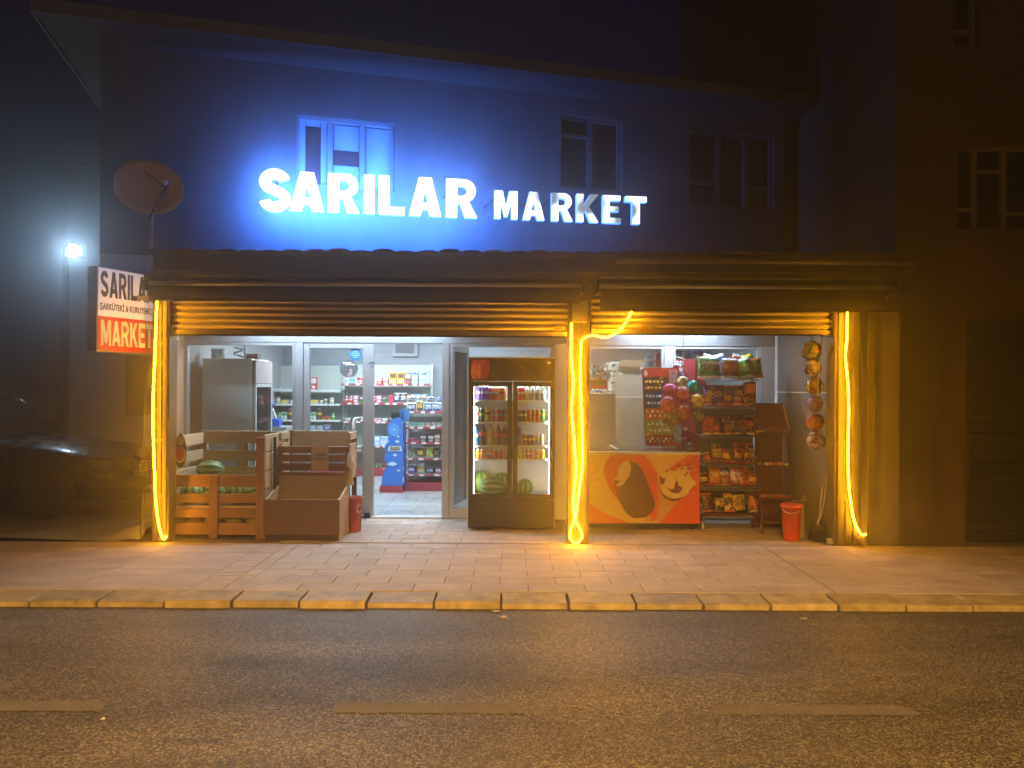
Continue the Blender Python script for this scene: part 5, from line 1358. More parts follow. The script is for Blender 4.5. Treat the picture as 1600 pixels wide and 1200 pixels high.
# red field at the right and red oval behind the bar
fprint([(1031,818),(1030.5,800),(1030.5,742),(1040,737),(1060,722),(1080,709),(1093,708),(1093,818)],1,ORP,'red_field')
fprint([(957,709),(1004,709)]+[(1012,716),(1020,727),(1027,740),(1029,760),(1029,800),(1026,812),(1018,816),(1006,810),(985,800),(972,790),(962,778),(952,762),(945,745),(943,735),(946,722)],1,ORP,'red_oval')
fprint([(921,786),(935,796),(955,806),(975,814),(985,817.5),(921,817.5)],1,ORP,'red_corner')
fprint(smooth_px([(988,722),(999,728),(1008,745),(1016,765),(1023,785),(1022,795),(1012,806),(1000,809),(987,808),(976,798),(966,778),(961,760),(961,745),(968,732),(976,724)]),2,mat('choc_coating',(0.13,0.055,0.015),.35,var=.2,vscale=5),'chocolate_bar')
fprint([(975,721),(982,720),(986,729),(984,742),(974,756),(967,760),(962,758),(970,751),(959,750),(964,741),(966,731)],3,mat('ice_cream',(0.62,0.45,0.15),.5,var=.1,vscale=12),'bite')
fprint([(1006,809),(1015,805),(1020,816),(1009,817)],3,mat('stick_wood',(0.45,0.28,0.1),.6),'stick')
fprint([(1029,772),(1062,778),(1040,806),(1031,817.5),(1027,817.5)],2,print_mat('wafer_print',(0.48,0.25,0.05),(0.55,0.32,0.08),(0.36,0.17,0.03),30,.5),'cone')
fprint(smooth_px([(1030,740),(1040,730),(1052,736),(1066,728),(1078,734),(1078,744),(1088,756),(1080,762),(1074,772),(1060,778),(1045,776),(1034,768)]),3,_mats['ice_cream'],'cream_top')
fprint(smooth_px([(1030,764),(1040,775),(1054,780),(1066,776),(1064,779),(1052,783),(1038,778)],3),4,mat('choc_rim',(0.16,0.05,0.012),.5),'chocolate_rim')
fprint(smooth_px([(1042,762),(1052,764),(1056,750),(1062,760),(1066,762),(1060,770),(1050,769)],3),5,_mats['choc_rim'],'chocolate_sauce')
fprint([(1030,742),(1036,748),(1040,746),(1037,756),(1031,756)],4,_mats['choc_rim'],'chocolate_sauce')
rn=random.Random(9)
for k in range(26):
    x,y=rn.uniform(1036,1084),rn.uniform(726,760); s_=rn.uniform(1,2.4)
    fprint([(x+s_*math.cos(a*1.256+k),y+s_*math.sin(a*1.256+k)*.9) for a in range(5)],6+.35*k,_mats['choc_rim'] if k%3 else mat('nut',(0.6,0.42,0.2),.5),'nut_crumb')
for (x,y) in ((1020,729),(1068,722),(1077,716),(1085,735),(1086,745),(1083,770)):
    fprint([(x,y+2.5),(x-2.8,y-.6),(x-1.6,y-2.4),(x,y-1.2),(x+1.6,y-2.4),(x+2.8,y-.6)],5,mat('heart_pale',(0.7,0.25,0.12),.5),'heart')
fprint([(1005,709),(1078,709),(1066,718),(1058,724),(1050,724),(1040,727),(1030,738)],2,CREAMP,'cream_wedge')
# pale swirl emblem and the end of its lettering at the left edge
LOGO=mat('logo_faded',(0.50,0.26,0.05),.5)
for k,(r0_,a0,a1) in enumerate(((9,-130,120),(5.2,-150,100))):
    pth=[P(926+r0_*math.cos(R(a)),732+r0_*math.sin(R(a)),zd-.004) for a in range(a0,a1,14)]
    MB().tube(pth,.009-.002*k,6).build('emblem',LOGO,fb2)
lettering('DA',.075,LOGO,fb2,face_cam(PX(930,zd),zd-.004,PZ(748,zd)),offset=.002)

# ================================================================== TOY BOARDS above the freezer
tb=8.80
board=thing('toy_board','red hanging card full of small toys standing on the freezer','toy display',(PX(1032,tb),tb,zt+.01))
def quad(pts,d,m,name,par,th=.012): 
    q=[P(x,y,d) for x,y in pts]; return MB().prism([(p.x,d,p.z) for p in q],(0,th,0)).build(name,m,par)
quad(((1003,576),(1060,574),(1066,697),(1009,697)),tb,mat('board_red',(0.50,0.03,0.03),.5,var=.08),'card',board)
quad(((1004,577),(1059,575),(1060,585),(1004,590)),tb-.004,mat('board_red_bright',(0.72,0.05,0.03),.5),'header_strip',board,.003)
quad(((1006,580),(1010,578),(1012,585),(1008,589)),tb-.008,WHITE,'header_mark',board,.003)
rowsT=[(590,612,(1006,1044),BR,YE,WH),(612,637,(1007,1040),BL,LB,WH),(638,655,(1008,1062),OR,YE,WH),(656,680,(1009,1052),LG,WH,YE),(682,693,(1009,1058),BR,OR,WH)]
for r,(ya,yb,(xa,xb),c1,c2,c3) in enumerate(rowsT):
    bk=quad(((xa,ya),(xb,ya-1),(xb+1,yb-1),(xa+1,yb)),tb-.008,print_mat('toyback%d'%r,c1,tuple(v*.6 for v in c1),c2,26,.3),'toy_sheet',board,.006)
    n=5 if xb-xa<45 else 6
    for i in range(n):
        for j in range(2):
            x=xa+3.5+(xb-xa-7)*(i+.5*(j%2))/n; y=ya+(yb-ya)*(.3+.42*j); c=(c2,c3,c2)[(i+j)%3]
            p=P(x,y,tb-.014); MB().ball((p.x,p.y,p.z),.014,.008,.017 if (i+j)%2 else .012,8,5).build('toy',cmat(c,.35),bk)
quad(((1045,578),(1058,577),(1059,598),(1046,599)),tb-.010,print_mat('toyp',(0.6,.4,.4),PK,WH,30),'toy_sheet',board,.006)
quad(((1053,665),(1064,664),(1065,692),(1054,692)),tb-.010,print_mat('toyq',LB,SI,WH,40),'toy_sheet',board,.006)
b2=8.90
board2=thing('second_toy_board','dark red toy card half hidden behind the netted balls','toy display',(PX(1075,b2),b2,zt+.01))
quad(((1052,562),(1090,561),(1104,600),(1108,699),(1056,699)),b2,mat('board_dark_red',(0.36,0.025,0.04),.5,var=.1),'card',board2)
lettering('dap',.10,WHITE,board2,face_cam(PX(1058,b2),b2-.004,PZ(565,b2)),offset=.003)
pth=[P(1057+13*math.cos(R(a)),565+7*math.sin(R(a)),b2-.003) for a in range(190,350,12)]
MB().tube(pth,.004,6).build('oval_line',WHITE,board2)
rt2=random.Random(8)
for k in range(14):
    x,y=rt2.uniform(1062,1102),rt2.choice((578,584,592,672,680,688,694))+rt2.uniform(-2,2)
    p=P(x,y,b2-.012); MB().box(p.x-.022,p.x+.022,p.y-.006,p.y+.006,p.z-.018,p.z+.018).build('toy_pack',cmat(rt2.choice((SI,WH,LB,PK,BK)),.3),board2,bevel=.004)
# ================================================================== NETTED BALLS
NETM=mat('ball_net',(0.03,0.012,0.012),.7)
def net_ball(c,r,m,lab,grp,nets=True,cat='ball',seed=0):
    t=thing('toy_ball',lab,cat,tuple(c),grp)
    MB().ball(c,r,n=22,m=14).build('ball_skin',m,t)
    if nets:
        nb=MB(); c=Vector(c); rs_=random.Random(seed); e=Matrix.Rotation(rs_.uniform(0,3),3,'X')@Matrix.Rotation(rs_.uniform(0,3),3,'Y')
        for k in range(5):
            for sg in (1,-1):
                pts=[]
                for i in range(13):
                    v=math.pi*(.06+.88*i/12); a=2*math.pi*k/5+sg*v*.8
                    pts.append(c+e@Vector((math.sin(v)*math.cos(a),math.sin(v)*math.sin(a),math.cos(v)))*(r+.001))
                nb.tube(pts,.0034,4,caps=False)
        nb.build('net',NETM,t)
    return t
def ballm(n,c,c2): return print_mat('ballskin_'+n,c,tuple(v*.75 for v in c),c2,9,.25)
nbx=[((1047,611,8.55,.094),ballm('pink',(0.55,0.07,0.20),(0.6,0.2,0.3)),'pink ball at the upper left of the netted bunch'),
     ((1066,615,8.45,.095),ballm('salmon',(0.55,0.12,0.12),(0.65,0.25,0.12)),'salmon red ball in the middle of the netted bunch'),
     ((1083,604,8.52,.078),ballm('turq',(0.02,0.42,0.42),(0.05,0.55,0.5)),'turquoise ball at the top right of the netted bunch'),
     ((1089,627,8.42,.088),ballm('yel',(0.60,0.50,0.03),(0.35,0.5,0.05)),'yellow green ball at the right of the netted bunch'),
     ((1044,632,8.40,.098),ballm('coral',(0.55,0.10,0.10),(0.6,0.3,0.25)),'coral ball at the left of the netted bunch'),
     ((1069,644,8.36,.092),ballm('brick',(0.45,0.12,0.06),(0.5,0.25,0.15)),'brick red ball at the bottom of the netted bunch'),
     ((1050,655,8.52,.085),ballm('olive',(0.40,0.33,0.03),(0.5,0.3,0.05)),'olive yellow ball tucked under the netted bunch'),
     ((1067,597,8.66,.075),ballm('cream',(0.62,0.55,0.22),(0.6,0.6,0.4)),'cream ball showing behind the top of the netted bunch'),
     ((1092,650,8.55,.07),ballm('dull',(0.28,0.2,0.05),(0.4,0.15,0.05)),'dull brown ball low at the right of the netted bunch')]
for i,((x,y,d,r),m,lab) in enumerate(nbx): net_ball(P(x,y,d),r*.92,m,lab,'netted balls over the freezer',seed=i)
hk=MB().tube([P(1066,600,8.5),P(1067,570,8.5),P(1068,520,8.5)],.004,6); hk.tube([P(1083,596,8.52),P(1070,575,8.5)],.003,5); hk.tube([P(1047,602,8.55),P(1066,575,8.5)],.003,5)
tag(hk.build('net_cord',mat('cord_grey',(0.35,0.3,0.28),.7)),'thin cord by which the netted balls hang from the soffit','cord')
# string of six balls at the right
bs=[(1268,548,15.5,((0.22,0.30,0.05),(0.45,0.10,0.04)),'olive and red ball at the top of the ball string'),(1270,574,14,((0.55,0.5,0.42),(0.08,0.06,0.05)),'cream ball with dark patches, second on the ball string'),
    (1273,603,13.5,((0.62,0.36,0.02),(0.30,0.12,0.02)),'yellow and brown ball, third on the ball string'),(1273,631,13,((0.30,0.12,0.36),(0.45,0.3,0.35)),'purple ball, fourth on the ball string'),
    (1274,660,14,((0.62,0.14,0.02),(0.4,0.05,0.02)),'orange red ball, fifth on the ball string'),(1275,688,14.5,((0.62,0.45,0.38),(0.35,0.12,0.03)),'pale pink and brown ball at the bottom of the ball string')]
for i,(x,y,r,(c,c2),lab) in enumerate(bs):
    net_ball(P(x,y,7.84),r*7.84/F,print_mat('strball%d'%i,c,c,c2,11,.25),lab,'balls hanging in a string at the right',seed=20+i)
tag(MB().tube([P(1275,700,7.84),P(1274,660,7.84),P(1271,590,7.84),P(1268,530,7.84),P(1268,500,7.84)],.004,6).build('ball_string',NETM),'dark netting string that carries the six balls','string')

# ================================================================== CHIPS RACK on casters
kd=8.42; kb=8.78; kx0,kx1=PX(1097,kd),PX(1192,kd); kt=PZ(585,kd)
rack=thing('snack_rack','red wire snack rack on casters packed with chip bags beside the freezer','rack',((kx0+kx1)/2,8.6,G))
RRED=mat('rack_red',(0.30,0.03,0.03),.45,.2,var=.15)
for x in (kx0,kx1-.025):
    MB().box(x,x+.025,kb-.025,kb,G+.09,PZ(560,kb)).build('upright',RRED,rack,bevel=.003)
    MB().box(x,x+.025,kd-.02,kb-.03,G+.09,G+.115).build('foot_bar',RRED,rack,bevel=.003)
    for y in (kd,kb-.04):
        cs=MB().cyl((x+.004,y,G+.03),(x+.021,y,G+.03),.030,n=14).build('caster',mat('caster_white',(0.6,0.58,0.5),.5),rack)
        MB().box(x+.004,x+.021,y-.012,y+.012,G+.055,G+.089).build('fork',STEEL,cs)
MB().box(kx0+.027,kx1-.027,kb-.018,kb-.010,PZ(800,kb),PZ(600,kb)).build('back_mesh',mat('rack_back',(0.22,0.22,0.22),.5,.3),rack)
tiers=[(593,.24),(637,.24),(682,.24),(727,.22),(764,.22),(806,.2)]
tz=[]
for i,(yy,dep) in enumerate(tiers):
    z=PZ(yy,kd+.05); tz.append(z); f=kd+(.02 if i>2 else .06)
    MB().prism([(kx0+.026,f,z),(kx0+.026,kb-.02,z+.012),(kx0+.026,kb-.02,z+.018),(kx0+.026,f,z+.006)],(kx1-kx0-.052,0,0)).build('shelf',mat('rack_shelf',(0.34,0.34,0.34),.4,.3),rack)
    MB().cyl((kx0+.01,f-.006,z+.035),(kx1-.01,f-.006,z+.035),.005,n=8).build('front_rail',RRED if i%2 else STEEL,rack)
    for x in (kx0+.004,kx1-.016): MB().bar((x+.006,f-.006,z+.006),(x+.006,kb-.025,z+.02),.010,.012).build('shelf_arm',RRED,rack)
def bags(y,d,spec,h,tier,w=.16):
    for (x,c,c2,c3,sd,tilt) in spec:
        me=bag_mesh(w,h,.07,c,c2,c3,sd); p=P(x,y,d)
        item('snack_bag',me,(p.x,d,p.z),'%s and %s snack bag on the %s of the snack rack'%(NAME[c],NAME[c2],tier),'snack bag','snack bags on the rack',rot=(R(random.uniform(-22,-4)),tilt*2+random.uniform(-.09,.09),random.uniform(-.35,.35)))
b_top=bag_mesh(.26,.25,.09,GN,BR,WH,1)
p=P(1111,592,kd+.12); o=item('snack_bag',b_top,(p.x-.02,kd+.12,p.z+.005),'big green and brown chip bag with white lettering on the rack top','snack bag','big bags on top of the snack rack',rot=(R(-12),0,.06))
lettering('Doritos',.062,WHITE,o,Matrix.Translation(Vector(WL[o.name])+Vector((.0,-.066,.165)))@Matrix.Rotation(R(90),4,'X'),offset=.001,extrude=.002)
for (x,c,c2,c3,sd,rz,lab) in ((1141,BR,OR,WH,2,.1,'brown and orange chip bag in the middle of the rack top'),(1163,GN,LG,WH,3,-.5,'bright green crumpled chip bag at the right of the rack top'),(1178,BR,GN,OR,4,-.2,'brown chip bag leaning at the right end of the rack top')):
    p=P(x,592,kd+.16); item('snack_bag',bag_mesh(.2,.23,.08,c,c2,c3,sd),(p.x,kd+.14,p.z+.005),lab,'snack bag','big bags on top of the snack rack',rot=(R(-14),rz*.4,rz*.5))
bags(633,kd+.12,[(1108,PU,YE,BR,5,.05),(1124,BR,YE,PU,6,-.05),(1139,PU,BR,YE,7,.04),(1154,BR,YE,OR,8,0)],.23,'second shelf',.13)
item('snack_carton',carton_mesh(.12,.08,.26,BR,OR,RD),(PX(1172,kd+.1),kd+.12,P(1172,633,kd+.12).z),'brown carton standing at the right end of the second rack shelf','carton','snack bags on the rack')
bags(679,kd+.10,[(1106,OR,RD,BR,9,0),(1126,BR,BK,RD,10,.05),(1142,BK,YE,BR,11,-.06),(1158,BR,OR,BK,12,.05),(1174,BK,OR,YE,13,.02)],.22,'third shelf',.14)
bags(724,kd+.09,[(1121,BR,YE,GN,14,.0),(1155,BR,OR,RD,15,.05),(1173,BR,WH,OR,16,-.05)],.23,'fourth shelf',.14)
p=P(1136,722,kd+.06); item('snack_bag',bag_mesh(.16,.09,.05,WH,YE,OR,17),(p.x,kd+.06,p.z),'small pale oval snack packet lying on the fourth rack shelf','snack bag','snack bags on the rack',rot=(R(-40),.15,0))
bags(759,kd+.07,[(1116,OR,YE,RD,18,.02),(1132,BL,WH,SI,19,-.05),(1145,PK,WH,BR,20,.06),(1168,OR,BR,RD,21,-.12)],.22,'fifth shelf',.145)
bags(800,kd+.06,[(1106,BR,BK,OR,22,0),(1124,BK,YE,BR,23,.05),(1138,YE,BK,OR,24,0),(1156,YE,BR,BK,25,-.06),(1177,BR,OR,BK,26,.04)],.21,'bottom shelf',.14)

rl2 = random.Random(77)
for (yy, tier, hh) in ((633,'second shelf',.19),(679,'third shelf',.18),(722,'fourth shelf',.19),(758,'fifth shelf',.18),(800,'bottom shelf',.17)):
    for k in range(5):
        x = 1104 + k*17.5 + rl2.uniform(-5,5); c, c2, c3 = rl2.choice(((BR,OR,YE),(BK,RD,WH),(RD,YE,WH),(BR,YE,RD),(PU,BK,YE),(BK,YE,OR)))
        p = P(x, yy, kd+.03); me = bag_mesh(.105,hh,.05,c,c2,c3,60+k%3)
        item('snack_bag', me, (p.x, kd+.045+.02*(k%2), p.z), 'small %s and %s snack bag at front of rack %s' % (NAME[c],NAME[c2],tier), 'snack bag', 'small snack bags at the front of the rack', rot=(R(rl2.uniform(-28,-4)), rl2.uniform(-.3,.3), rl2.uniform(-.5,.5)), scale=(1,1,rl2.uniform(.55,.9)))

for i,(x,c,c2,c3) in enumerate(((1104,BR,GN,WH),(1127,BL,SI,WH),(1150,RD,YE,WH),(1172,GN,WH,YE))):
    p = P(x, 574, kb-.09); item('snack_bag', bag_mesh(.19,.22,.08,c,c2,c3,80+i), (p.x, kb-.09, PZ(592,kd+.05)+.02), '%s and %s chip bag in the back row of the rack top' % (NAME[c],NAME[c2]), 'snack bag', 'big bags on top of the snack rack', rot=(R(-6), .25*(-1)**i, .3*(-1)**i), scale=(1,1,1.25))

# ================================================================== STEPPED RED RACK
ed=8.12; ex0,ex1=PX(1183,ed+.3),PX(1226,ed+.3); eb=ed+.38
srack=thing('stepped_rack','dark red stepped display rack with sweets beside the snack rack','rack',((ex0+ex1)/2,ed+.2,G))
DRD=mat('rack_maroon',(0.09,0.013,0.010),.5,.1,var=.12)
MB().box(ex0,ex1,eb-.02,eb,G+.02,PZ(630,eb,1205)).build('back_panel',DRD,srack,bevel=.003)
MB().prism([(ex1-.004,eb-.03,PZ(632,eb,1205)),(ex1-.004,ed+.16,PZ(668,ed+.2,1205)),(ex1-.004,ed+.16,PZ(672,ed+.2,1205)),(ex1-.004,eb-.03,PZ(636,eb,1205))],(.010,0,0)).build('edge_trim',mat('rack_trim',(0.5,0.42,0.36),.4),srack)
MB().prism([(ex0,eb-.025,PZ(631,eb,1205)),(ex0,ed+.19,PZ(668,ed+.2,1205)),(ex0,ed+.20,PZ(672,ed+.2,1205)),(ex0,eb-.021,PZ(640,eb,1205))],(ex1-ex0-.006,0,0)).build('header_panel',mat('rack_header',(0.16,0.02,0.013),.5,var=.1),srack)
step=[(677,.22),(729,.14),(778,.07),(815,.02)]
for i,(yy,f) in enumerate(step):
    z=PZ(yy,ed+f,1205)
    MB().box(ex0-.01,ex1+.02,ed+f,eb-.021,z-.014,z).build('shelf',DRD,srack,bevel=.003)
    MB().box(ex0-.01,ex1+.02,ed+f-.014,ed+f-.001,z-.02,z+.010).build('shelf_lip',DRD,srack,bevel=.003)
    rq=random.Random(i+70)
    if i<3:
        for k in range(11):
            x=ex0+.02+(ex1-ex0-.02)*(k%6)/5.2; yv=ed+f+.04+.06*(k//6)
            c=rq.choice((YE,OR,BR,GN,LG,RD,WH) if i!=2 else (OR,BR,RD,BR))
            if i==1: me=_pmesh.setdefault(('sweet',c),MB().ball((0,0,.02),.022,.022,.02,10,7).mesh('sweet',cmat(c,.3)))
            else: me=_pmesh.setdefault(('bar',c),MB().box(-.03,.03,-.014,.014,0,.022).box(-.036,-.0305,-.012,.012,.004,.018).box(.0305,.036,-.012,.012,.004,.018).mesh('bar',cmat(c,.3)))
            item('sweet',me,(x,yv,z+.001),'%s sweet on the %s step of the stepped rack'%(NAME[c],('top','middle','lower')[i]),'sweet','sweets on the stepped rack',rot=(0,0,rq.uniform(-1,1)))
for x in (ex0-.02,ex1+.022):
    MB().bar((x,ed+.03,G),(x,eb-.02,PZ(640,eb,1205)),.014,.02).build('side_rail',DRD,srack)
    MB().box(x-.008,x+.008,eb-.018,eb+.002,G,G+.7).build('leg',DRD,srack)

# ================================================================== RED BUCKET, CARDBOARD, BROOM
bk=tag(pot(1236,790,846,11.5,15,7.86,mat('bucket_red',(0.55,0.06,0.02),.4,var=.1),'bucket'),'bright red plastic bucket on the pavement beside the stepped rack','bucket')
MB().tube([P(1222,794,7.83),P(1226,800,7.72),P(1236,803,7.68),P(1247,800,7.72),P(1251,794,7.83)],.004,6).build('bucket_handle',STEEL,bk)
cbx=thing('cardboard_box','open tan cardboard box behind the red bucket','box',tuple(P(1243,800,8.02)))
p=P(1243,800,8.02)
b=MB(); b.box(p.x-.08,p.x+.08,7.99,8.09,G,p.z+.10); b.build('carton_body',mat('cardboard',(0.32,0.20,0.08),.8,var=.1),cbx)
MB().prism([(p.x-.08,7.988,p.z+.101),(p.x+.08,7.988,p.z+.101),(p.x+.09,7.94,p.z+.13),(p.x-.07,7.94,p.z+.13)],(0,.004,.003)).build('flap',_mats['cardboard'],cbx)
MB().prism([(p.x+.081,7.99,p.z+.10),(p.x+.081,8.09,p.z+.10),(p.x+.10,8.09,p.z+.17),(p.x+.10,7.99,p.z+.17)],(.004,0,0)).build('flap',_mats['cardboard'],cbx)
br=thing('broom','wooden handled broom leaning in the corner by the right pillar','broom',tuple(P(1272,838,7.85)))
MB().tube([P(1293,705,8.0),P(1284,770,7.92),P(1278,822,7.86)],.011,8).build('handle',mat('broom_stick',(0.45,0.32,0.14),.5),br)
q=P(1279,830,7.85); MB().prism([(q.x-.10,q.y-.03,G+.005),(q.x+.12,q.y-.03,G+.005),(q.x+.09,q.y-.02,q.z+.05),(q.x-.07,q.y-.02,q.z+.05)],(0,.06,0)).build('head',mat('broom_bristle',(0.05,0.04,0.03),.9,var=.3,vscale=40,stretch=(6,6,.5)),br)
dp=thing('dustpan','dustpan on a long bent stick leaning beside the broom','dustpan',tuple(P(1290,838,7.8)))
MB().tube(spline([P(1286,668,7.9),P(1294,668,7.88),P(1299,676,7.87),P(1299,690,7.86)]),.007,6).build('hook',mat('dustpan_stick',(0.4,0.33,0.2),.4,.3),dp)
MB().tube(spline([P(1299,690,7.86),P(1290,760,7.83),P(1284,800,7.81),P(1276,818,7.8)]),.009,8).build('handle',_mats['dustpan_stick'],dp)
q=P(1283,838,7.78); MB().prism([(q.x-.09,7.74,G+.003),(q.x+.09,7.74,G+.003),(q.x+.09,7.83,G+.10),(q.x-.09,7.83,G+.10)],(0,.012,0)).build('pan',DARKM,dp)
q=P(1298,840,7.68); tag(MB().box(q.x-.05,q.x+.03,7.63,7.68,G,G+.055).build('brick_block',mat('pale_block',(0.4,0.36,0.28),.8),bevel=.004),'small pale block at the foot of the right pillar','block')

# ================================================================== INSIDE THE SHOP
# big upright fridge seen from its blank side
gx0,gx1=-3.97,PX(399,9.85); gy0,gy1=9.85,10.55; gz1=PZ(560,gy0,350)
ff=thing('upright_cooler','large pale grey cooler seen from its blank side behind the left window','cooler',((gx0+gx1)/2,10.2,G))
MB().box(gx0,gx1-.05,gy0,gy1,G+.05,gz1).build('cabinet',mat('cooler_grey',(0.74,0.77,0.73),.45,.1,var=.07,vscale=1.5,bump=.03,bscale=8),ff,bevel=.012)
MB().box(gx1-.048,gx1,gy0+.01,gy1-.01,gz1-.32,gz1-.02).build('header_panel',mat('cooler_header',(0.42,0.33,0.32),.5),ff,bevel=.004)
dr=MB().box(gx1-.03,gx1-.022,gy0+.05,gy1-.05,G+.15,gz1-.36).build('glass_door',GLASS,ff)
b=MB(); b.box(gx1-.048,gx1,gy0+.01,gy0+.05,G+.10,gz1-.325); b.box(gx1-.048,gx1,gy1-.05,gy1-.01,G+.10,gz1-.325); b.box(gx1-.046,gx1-.002,gy0+.05,gy1-.05,G+.10,G+.15); b.box(gx1-.046,gx1-.002,gy0+.05,gy1-.05,gz1-.365,gz1-.325)
b.build('door_frame',ALUL,dr)
MB().box(gx1-.6,gx1-.06,gy0+.05,gy1-.05,G+.01,G+.049).build('plinth',BLACKP,ff)
# clutter on the cooler: bags and a bracket
cr_=thing('cable_coil','dark tangle of cable and wire on top of the grey cooler','cable',(gx0+.4,10.0,gz1))
MB().tube([Vector((PX(372,10)+.06*math.cos(a*.7),10.0+.04*math.sin(a*.7),gz1+.02+.01*a)) for a in range(14)],.008,6).build('coil',BLACKP,cr_)
MB().tube([P(383,560,10.0),P(383,534,10.0)],.014,8).build('pipe',WHITE,cr_)
item('carton_box',carton_mesh(.16,.14,.07,BR,SI,RD),(PX(395,10.1),10.1,gz1),'small dark carton lying on top of the grey cooler','box','cartons on the cooler')
item('paper_bag',bag_mesh(.2,.14,.1,WH,SI,SI,40),(PX(343,10.2),10.15,gz1),'crumpled white bag on top of the grey cooler','bag','cartons on the cooler')

# ---- shelving units
SHM=mat('shelf_white',(0.62,0.64,0.62),.45,var=.04); SHB=mat('shelf_back',(0.48,0.52,0.48),.55,var=.05); RAIL=mat('price_rail_red',(0.36,0.05,0.065),.4,var=.1); TAGM=mat('price_tag',(0.75,0.75,0.75),.5)
def shelving(name,label,xa,xb,d,ytop,shelf_ys,base_y=None,depth=.42,panel=True,base=RAIL,rail=True):
    X0,X1=PX(xa,d),PX(xb,d); t=thing(name,label,'shelving',((X0+X1)/2,d+.2,G),'shelving units in the shop')
    MB().box(X0,X1,d+depth,d+depth+.03,G,PZ(ytop,d+depth)).build('back_panel',SHB,t)
    for x in (X0,X1-.03): MB().box(x,x+.03,d+depth-.05,d+depth-.001,G,PZ(ytop,d+depth)+.01).build('upright',SHM,t)
    zs=[]
    for yy in shelf_ys:
        z=PZ(yy,d); zs.append(z)
        MB().box(X0+.004,X1-.004,d+.012,d+depth-.052,z-.02,z).build('shelf',SHM,t)
        rl=MB().box(X0+.004,X1-.004,d,d+.011,z-.028,z+.005).build('price_rail',RAIL if rail else SHM,t)
        n=max(2,int((X1-X0)/.16)); rq=random.Random(yy)
        for k in range(n):
            x=X0+.05+(X1-X0-.1)*(k+rq.uniform(.2,.7))/n
            MB().box(x-.035,x+.035,d-.004,d-.001,z-.024,z+.002).build('price_tag',TAGM,rl)
    MB().box(X0+.004,X1-.004,d-.02,d+depth-.052,G+.002,G+.13).build('base',base,t)
    return t,zs,X0,X1
SD=13.2
uA,zA,a0_,a1_=shelving('wall_shelving','white wall shelving at the back, left bay behind the closed door',414,531,SD,573,[611,633,658,676,700,735],rail=False)
uB,zB,b0_,b1_=shelving('wall_shelving','white wall shelving at the back, right bay with red price rails',533,672,SD,571,[601,631,660,698,740])
ND=11.35
uC,zC,c0_,c1_=shelving('snack_gondola','low shelving of packets with red rails facing the doorway',630,748,ND,622,[644,668,692,717,742])
rg=random.Random(21)
def row(z,x0,x1,d,specs,place_txt,grp,gap=.006):
    """fill a shelf from left to right with the given product kinds"""
    x=x0; i=0
    while True:
        kind,c,c2,w,h,dp,n=specs[i%len(specs)]; i+=1
        for k in range(n):
            if x+w>x1: return
            lab='%s %s %s'%(NAME[c],{'carton':'carton','bag':'packet','jar':'jar','can':'tin','bottle':'bottle','flat':'flat pack'}[kind],place_txt)
            if kind in('carton','flat'): me=carton_mesh(w-.004,dp,h,c,c2,c2)
            elif kind=='bag': me=bag_mesh(w-.004,h,dp,c,c2,WH,31)
            elif kind=='jar': me=can_mesh(c,c2,h,w/2-.002)
            elif kind=='can': me=can_mesh(c,c2,h,w/2-.002)
            else: me=bottle_mesh(c,c2,RD,h,w/2-.002)
            item({'carton':'carton','bag':'packet','jar':'jar','can':'tin','bottle':'bottle','flat':'flat_pack'}[kind],me,(x+w/2,d+.06+dp/2,z+.001),lab,{'carton':'carton','bag':'packet','jar':'jar','can':'tin','bottle':'bottle','flat':'packet'}[kind],grp,rot=(0,0,rg.uniform(-.06,.06)))
            x+=w+gap
        if i>60: return
CM_=(0.5,0.46,0.36)
NAME[CM_]='cream'
# back left bay
xv=PX(474,SD)
row(zA[0],xv,a1_-.35,SD,[('carton',BK,LB,.10,.22,.1,1),('carton',RD,WH,.10,.22,.1,2),('carton',BL,LB,.10,.20,.1,2),('carton',WH,SI,.06,.12,.08,2)],'on the top shelf of the left wall bay','goods in the left wall bay')
row(zA[0],PX(419,SD),xv-.12,SD,[('carton',SI,WH,.12,.03,.1,2)],'at the window end of the left wall bay','goods in the left wall bay')
row(zA[1],PX(419,SD),a1_-.03,SD,[('jar',CM_,WH,.09,.12,.09,2),('flat',CM_,YE,.14,.07,.1,1),('jar',SI,WH,.08,.07,.08,1),('carton',BR,CM_,.08,.1,.08,1)],'on the second shelf of the left wall bay','goods in the left wall bay')
row(zA[2],PX(424,SD),a1_-.03,SD,[('jar',GN,WH,.07,.12,.07,2),('carton',WH,GN,.09,.13,.08,1),('jar',BR,YE,.10,.2,.1,1),('flat',OR,BR,.14,.06,.1,1)],'on the third shelf of the left wall bay','goods in the left wall bay')
row(zA[3],PX(430,SD),a1_-.03,SD,[('bag',WH,LB,.13,.1,.06,2),('bag',BL,WH,.12,.12,.06,1),('bag',CM_,OR,.14,.09,.06,1)],'on the fourth shelf of the left wall bay','goods in the left wall bay')
